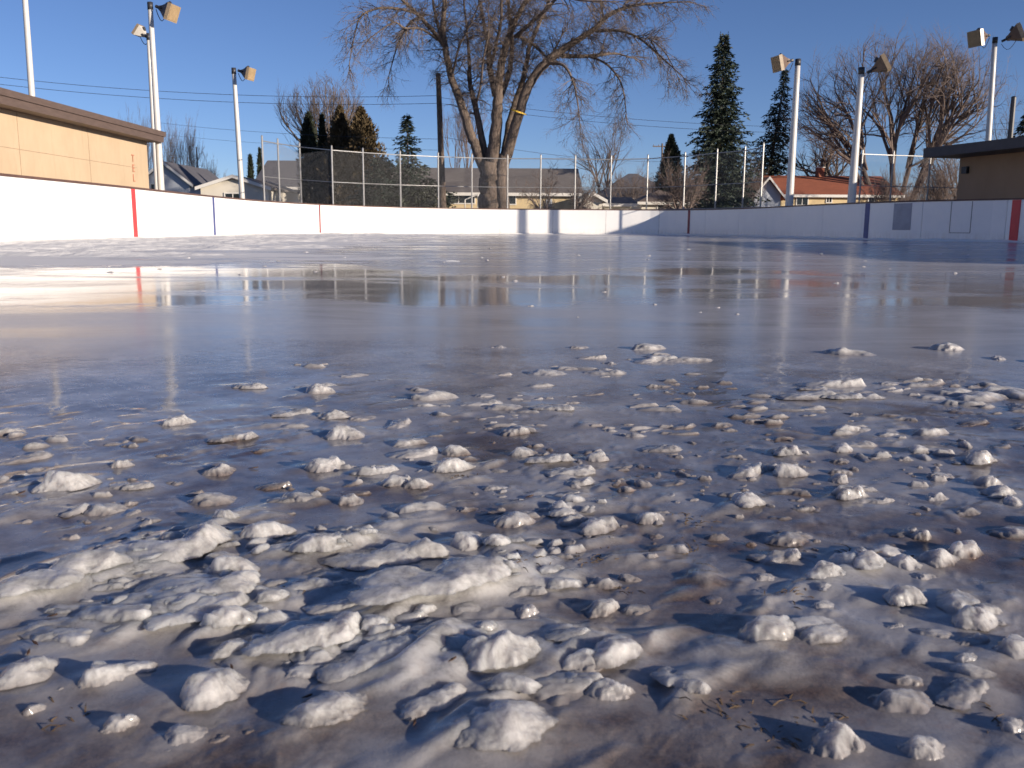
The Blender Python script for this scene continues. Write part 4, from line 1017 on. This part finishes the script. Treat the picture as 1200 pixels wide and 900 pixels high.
    for k, pts in limbs.items():
        w = [at(a, b_, Y)+Vector((0, dz, 0)) for a, b_, r_, dz in pts]; rr = [r_*mpp*(0.80 if k[0] == 'T' else 0.62) for a, b_, r_, dz in pts]
        if k in ('T', 'T2'): w[0].z = -0.1
        # smooth resample
        fine = []; fr = []
        for i in range(len(w)-1):
            p0, p1, p2, p3 = w[max(i-1, 0)], w[i], w[i+1], w[min(i+2, len(w)-1)]
            for j in range(5):
                t = j/5; q = 0.5*((2*p1)+(p2-p0)*t+(2*p0-5*p1+4*p2-p3)*t*t+(3*p1-p0-3*p2+p3)*t**3)
                wob = rr[i]*0.07; q = q+Vector((rnd.gauss(0, wob), rnd.gauss(0, wob), rnd.gauss(0, wob*.5))); fine.append(q-off); fr.append((rr[i]*(1-t)+rr[i+1]*t)*rnd.uniform(.97, 1.04))
        fine.append(w[-1]-off); fr.append(rr[-1])
        tm.tube(fine, fr, 12 if rr[0] > .25 else 7, False); polys.append((k, fine, fr))
    tm.build("trunk", M['bark'], root, True)
    cm = MB()
    opt = dict(wander=0.17, up=-0.06, kids=[4, 5, 5], lowest=0.12, ang=(25, 62), lr=(0.5, 0.85), rmin=0.0065, tipup=1.2)
    for k, fine, fr in polys:
        if k[0] == 'T': continue
        L = sum((b_-a).length for a, b_ in zip(fine, fine[1:]))
        n = int(L*6.0)
        for _ in range(n):
            t = rnd.uniform(0.30 if k in 'ABCKD' else 0.08, 1); i = min(len(fine)-2, int(t*(len(fine)-1)))
            d_ = (fine[i+1]-fine[i]).normalized(); oo = Matrix.Rotation(rnd.uniform(0, 6.28), 3, d_) @ d_.orthogonal().normalized()
            ang = R(rnd.uniform(30, 75)); nd = (d_*math.cos(ang)+oo*math.sin(ang)).normalized()
            r = min(fr[i]*0.5, rnd.uniform(.014, .036)); LL = rnd.uniform(.7, 1.6)*(0.9 if t > .5 else 0.65)
            branch(cm, rnd, fine[i], nd, LL, r, 1, 3, opt)
        for _ in range(3):
            branch(cm, rnd, fine[-1], (fine[-1]-fine[-3]).normalized(), 1.0, fr[-1], 1, 3, opt)
    cm.build("crown", M['twig'], root)
    # yellow band tied round the right limb
    c = at(608, 132.5, Y)+Vector((0, -.4, 0)); a = at(598, 168, Y)+Vector((0, -.2, 0)); b_ = at(619, 103, Y)+Vector((0, -.5, 0)); d_ = (b_-a).normalized()
    mb = MB(); mb.tube([c-d_*0.035, c+d_*0.035], [0.40, 0.39], 16, False); o = mb.build("yellow_band", M['ribbon'])
    tag(o, "thin yellow band tied round the right limb of the huge bare tree", "band")
big_tree()

bare_tree("bare_tree", "upright vase-shaped bare tree behind the two dark columnar evergreens", "tree", 318, 420, 84, 76, 21, stems=3, stemr=0.14, opt=dict(ang=(14, 34), up=0.06, kids=[6, 6, 5], wander=.07, forks=4, round=1, rmin=.009), spread=.28, twig='twig', maxlev=4)
for i, (a, b_, t, Y, lab) in enumerate([(128, 172, 128, 96, "bare tree with grey twigs showing just above the tan building roof"), (160, 204, 124, 90, "bare tree directly behind the pair of left light poles"), (186, 232, 134, 84, "brown twiggy tree right of the pair of left light poles"), (205, 262, 176, 88, "low reddish thicket beside the thin street lamp")]):
    bare_tree("bare_tree", lab, "tree", a, b_, t, Y, 31+i, stems=4, stemr=0.12, opt=dict(ang=(15, 40), up=.05, kids=[5, 5, 4]), spread=.35, twig='twigred' if i > 1 else 'twig')
bare_tree("bare_tree", "slender reddish bare tree seen through the big tree's left limbs", "tree", 516, 572, 96, 84, 41, stems=3, stemr=.12, opt=dict(ang=(14, 34), up=.06, kids=[5, 5, 4]), twig='twigred', spread=.2)
bare_tree("bare_tree", "thin bare tree with two dark stems right of the big tree", "tree", 664, 738, 134, 96, 43, stems=2, stemr=.17, opt=dict(ang=(20, 48), up=.04, kids=[5, 4, 4]), twig='twigdark', spread=.2)
bare_tree("crabapple_tree", "squat reddish crabapple with twisted dark trunk in front of the yellow house", "tree", 606, 708, 192, 52.5, 44, stems=2, stemr=.30, opt=dict(ang=(30, 70), up=-.01, kids=[5, 5, 5], wander=.16, bole=.07, forkang=65), twig='twigred', spread=.45)
bare_tree("crabapple_tree", "reddish brown small tree above the dark blue roof", "tree", 690, 770, 190, 74, 45, stems=3, stemr=.2, opt=dict(ang=(30, 60), kids=[6, 6, 4], bole=.06, forkang=60), twig='twigred', spread=.5)
bare_tree("crabapple_tree", "brown twiggy tree before the dark round evergreen", "tree", 766, 830, 182, 56, 46, stems=3, stemr=.2, opt=dict(ang=(25, 60), kids=[6, 6, 4], bole=.06, forkang=60), twig='twigred', spread=.5)
bare_tree("cottonwood", "wide spreading bare cottonwood with several trunks behind the right fence", "tree", 936, 1160, 36, 72, 148, stems=6, stemr=.135, opt=dict(ang=(20, 50), up=.015, kids=[5, 6, 6, 4], wander=.12, forks=5, forkang=50, bole=.085, rmin=.008, round=1), twig='twigred', bark_='barkdark', spread=.42, maxlev=4)
bare_tree("bare_tree", "low dark-branched bare tree above the rust red roof", "tree", 922, 1003, 130, 88, 49, stems=3, stemr=.3, opt=dict(ang=(28, 60), kids=[5, 4, 4], wander=.15, forkang=60), twig='twigdark', spread=.5)
bare_tree("bare_tree", "bare tree with an arching limb above the brown building roof", "tree", 1085, 1225, 96, 62, 50, stems=2, stemr=.2, opt=dict(ang=(28, 62), kids=[5, 5, 4], wander=.14, forkang=60), twig='twigdark', spread=.6)
for i, (a, b_, t, Y, lab) in enumerate([(1010, 1078, 196, 56, "brown brush behind the right fence, nearest the light pole"), (1060, 1130, 184, 60, "taller brown brush behind the right fence beside the brown building"), (838, 898, 186, 64, "grey twiggy brush between the two spruces")]):
    bare_tree("shrub", lab, "shrub", a, b_, t, Y, 61+i, stems=7, stemr=.10, opt=dict(ang=(18, 45), kids=[5, 5, 3], bole=.06), twig='twigred' if i < 2 else 'twigdark', spread=.6, group="bare shrubs behind the fences")

def leafpts(mb, rnd, c, d_, L, w_):
    o = d_.orthogonal().normalized(); o = Matrix.Rotation(rnd.uniform(0, 6.28), 3, d_) @ o
    mb.tri(c-o*w_, c+o*w_, c+d_*L)
def spruce(name, label, px, pxw, pyt, pyb, Y, seed, dens=1.0, droop=0.25, mat='spruce', gap=0.0, tips=1, group="evergreens beyond the rink", cat="tree", lean=0.0, shape=0.85):
    rnd = random.Random(seed); top = at(px, pyt, Y); Ht = top.z; bot = max(0.25, at(px, pyb, Y).z); Rb = pxw/2*Y/F
    root = empty(name, label, cat, group, loc=(top.x-lean, Y, 0))
    mb = MB(); mb.tube([(0, 0, -.1), (lean*.5, 0, Ht*.5), (lean, 0, Ht*.98)], [Ht*.018, Ht*.011, .02], 8); mb.build("trunk", M['barkdark'], root, True)
    cm = MB(); z_ = bot; 
    while z_ < Ht*0.99:
        t = (z_-bot)/(Ht-bot); rad = Rb*(1-t)**shape*(0.70+.52*rnd.random())+0.10
        nb = int((6+8*(1-t))*dens)
        a0 = rnd.uniform(0, 6.28)
        for b_ in range(nb):
            if rnd.random() < gap: continue
            a = a0+b_*6.283/nb+rnd.gauss(0, .25); L = rad*rnd.uniform(.55, 1.12)
            d_ = Vector((math.cos(a), math.sin(a), 0)); n = max(3, int(L/0.14))
            side = Vector((-d_.y, d_.x, 0))
            for k in range(n):
                s_ = (k+.6)/n; p = Vector((lean*z_/Ht, 0, z_+rnd.gauss(0, .05)))+d_*L*s_+Vector((0, 0, -droop*L*s_*s_+.18*L*max(0, s_-.6)))
                wid = L*.30*(1-s_)+.08
                for m in range(3 if s_ > .3 else 2):
                    q = p+side*rnd.gauss(0, wid*.6)+Vector((0, 0, rnd.gauss(0, .05)))
                    dr = (d_*rnd.uniform(.3, 1)+side*rnd.gauss(0, .6)+Vector((0, 0, rnd.uniform(-.55, .15)))).normalized()
                    leafpts(cm, rnd, q, dr, rnd.uniform(.16, .34), rnd.uniform(.035, .075))
        z_ += rnd.uniform(.16, .30)*(1 if t < .8 else .8)
    for k in range(tips):
        x = (k-(tips-1)/2)*.5
        for m in range(40):
            zz = Ht-1.0+m*.027; leafpts(cm, rnd, Vector((lean+x, 0, zz)), Vector((rnd.gauss(0, 1), rnd.gauss(0, 1), .9)).normalized(), .26*(1.1-m/40), .04)
    cm.build("crown", M[mat], root); return root
spruce("spruce_tree", "tall dark spruce with a twin tip, the tallest evergreen", 849, 92, 38, 243, 60, 71, dens=1.6, tips=2, shape=.78)
spruce("spruce_tree", "thinner leaning spruce left of the rust red roofed house", 921, 74, 80, 222, 76, 72, dens=.95, gap=.12, lean=1.4, shape=.9)
spruce("spruce_tree", "small pointed blue-green spruce left of the wooden utility pole", 477, 60, 134, 236, 56, 73, mat='ever', dens=1.1, gap=.1, shape=.8)
spruce("spruce_tree", "short dark evergreen spreading below the small pointed spruce", 447, 92, 184, 244, 54, 74, mat='ever', dens=1.3, shape=.45)
spruce("spruce_tree", "low dark evergreen against the fence left of the utility pole", 500, 76, 208, 246, 53, 75, mat='arbor', dens=1.3, shape=.45)
spruce("spruce_tree", "dark pyramidal evergreen cut by the right edge of the picture", 1207, 60, 132, 240, 44, 76, dens=1.2, shape=.6)
def column_tree(name, label, px, pxw, pyt, Y, seed, mat='arbor', n=5200, tip=2.2, rough=.12, taper=.35):
    rnd = random.Random(seed); top = at(px, pyt, Y); Ht = top.z; Rb = pxw/2*Y/F
    root = empty(name, label, "tree", "evergreens beyond the rink", loc=(top.x, Y, 0))
    mb = MB(); mb.tube([(0, 0, -.1), (0, 0, Ht*.9)], [.14, .03], 7); mb.build("trunk", M['barkdark'], root)
    cm = MB(); ph = rnd.uniform(0, 9)
    for _ in range(n):
        t = rnd.random(); a = rnd.uniform(0, 6.283); prof = (1-t**tip)**.8*(1-taper*t)*min(1, .75+t*2)
        lob = 1+rough*math.sin(a*3+t*9+ph)+rough*math.sin(a*5-t*21+ph)+rnd.gauss(0, rough*.6)
        r = Rb*prof*lob*(rnd.random()**.28); p = Vector((math.cos(a)*r, math.sin(a)*r, .1+t*Ht*.97))
        leafpts(cm, rnd, p, Vector((math.cos(a)*.5+rnd.gauss(0, .3), math.sin(a)*.5+rnd.gauss(0, .3), rnd.uniform(.3, 1.2))).normalized(), rnd.uniform(.14, .3), rnd.uniform(.04, .09))
    cm.build("crown", M[mat], root); return root
column_tree("arborvitae", "left and taller of two dark columnar arborvitae", 361, 24, 131, 62, 81, tip=5, taper=.15)
column_tree("arborvitae", "right of two dark columnar arborvitae, more pointed", 377, 22, 134, 61, 82, tip=1.8)
column_tree("juniper_tree", "loose brown-green evergreen right of the dark columns", 398, 46, 124, 60, 83, 'rust', n=11000, tip=2.0, rough=.3, taper=.2)
column_tree("juniper_tree", "second brown-green evergreen, wider, next to the small spruce", 423, 56, 125, 59, 84, 'rust', n=13000, tip=1.9, rough=.32, taper=.1)
column_tree("evergreen_tree", "dark round-topped evergreen left of the tallest spruce", 787, 44, 157, 78, 85, 'arbor', n=9000, tip=2.2, rough=.2)
column_tree("arborvitae", "narrow dark evergreen at the left end of the grey roofed house", 293, 9, 182, 68, 86, n=1800, tip=3)
column_tree("evergreen_tree", "small pointed evergreen behind the grey roof ridge", 304, 18, 173, 90, 87, n=2500, tip=1.3, rough=.3)
# far woods on the skyline
mb = MB(); rnd = random.Random(77)
for _ in range(2600):
    x = rnd.uniform(-130, 130); Y = rnd.uniform(135, 175); hh = 5.2+2.6*float(fbm(np.array([x*.05]), np.array([2.]), 4)[0])*2+rnd.gauss(0, .6)
    if hh < 2: continue
    p = Vector((x, Y, 0)); d_ = Vector((rnd.gauss(0, .12), 0, 1)).normalized(); mb.tube([p, p+d_*hh*.6, p+d_*hh], [.12, .07, .03], 3, False)
    for k in range(9):
        t = rnd.uniform(.3, .95); q = p+d_*hh*t; dd = Vector((rnd.gauss(0, .6), rnd.gauss(0, .3), rnd.uniform(.3, 1))).normalized(); mb.tube([q, q+dd*hh*rnd.uniform(.12, .3)], [.05, .02], 3, False)
tag(mb.build("far_woods", M['twigred']), kind='stuff')
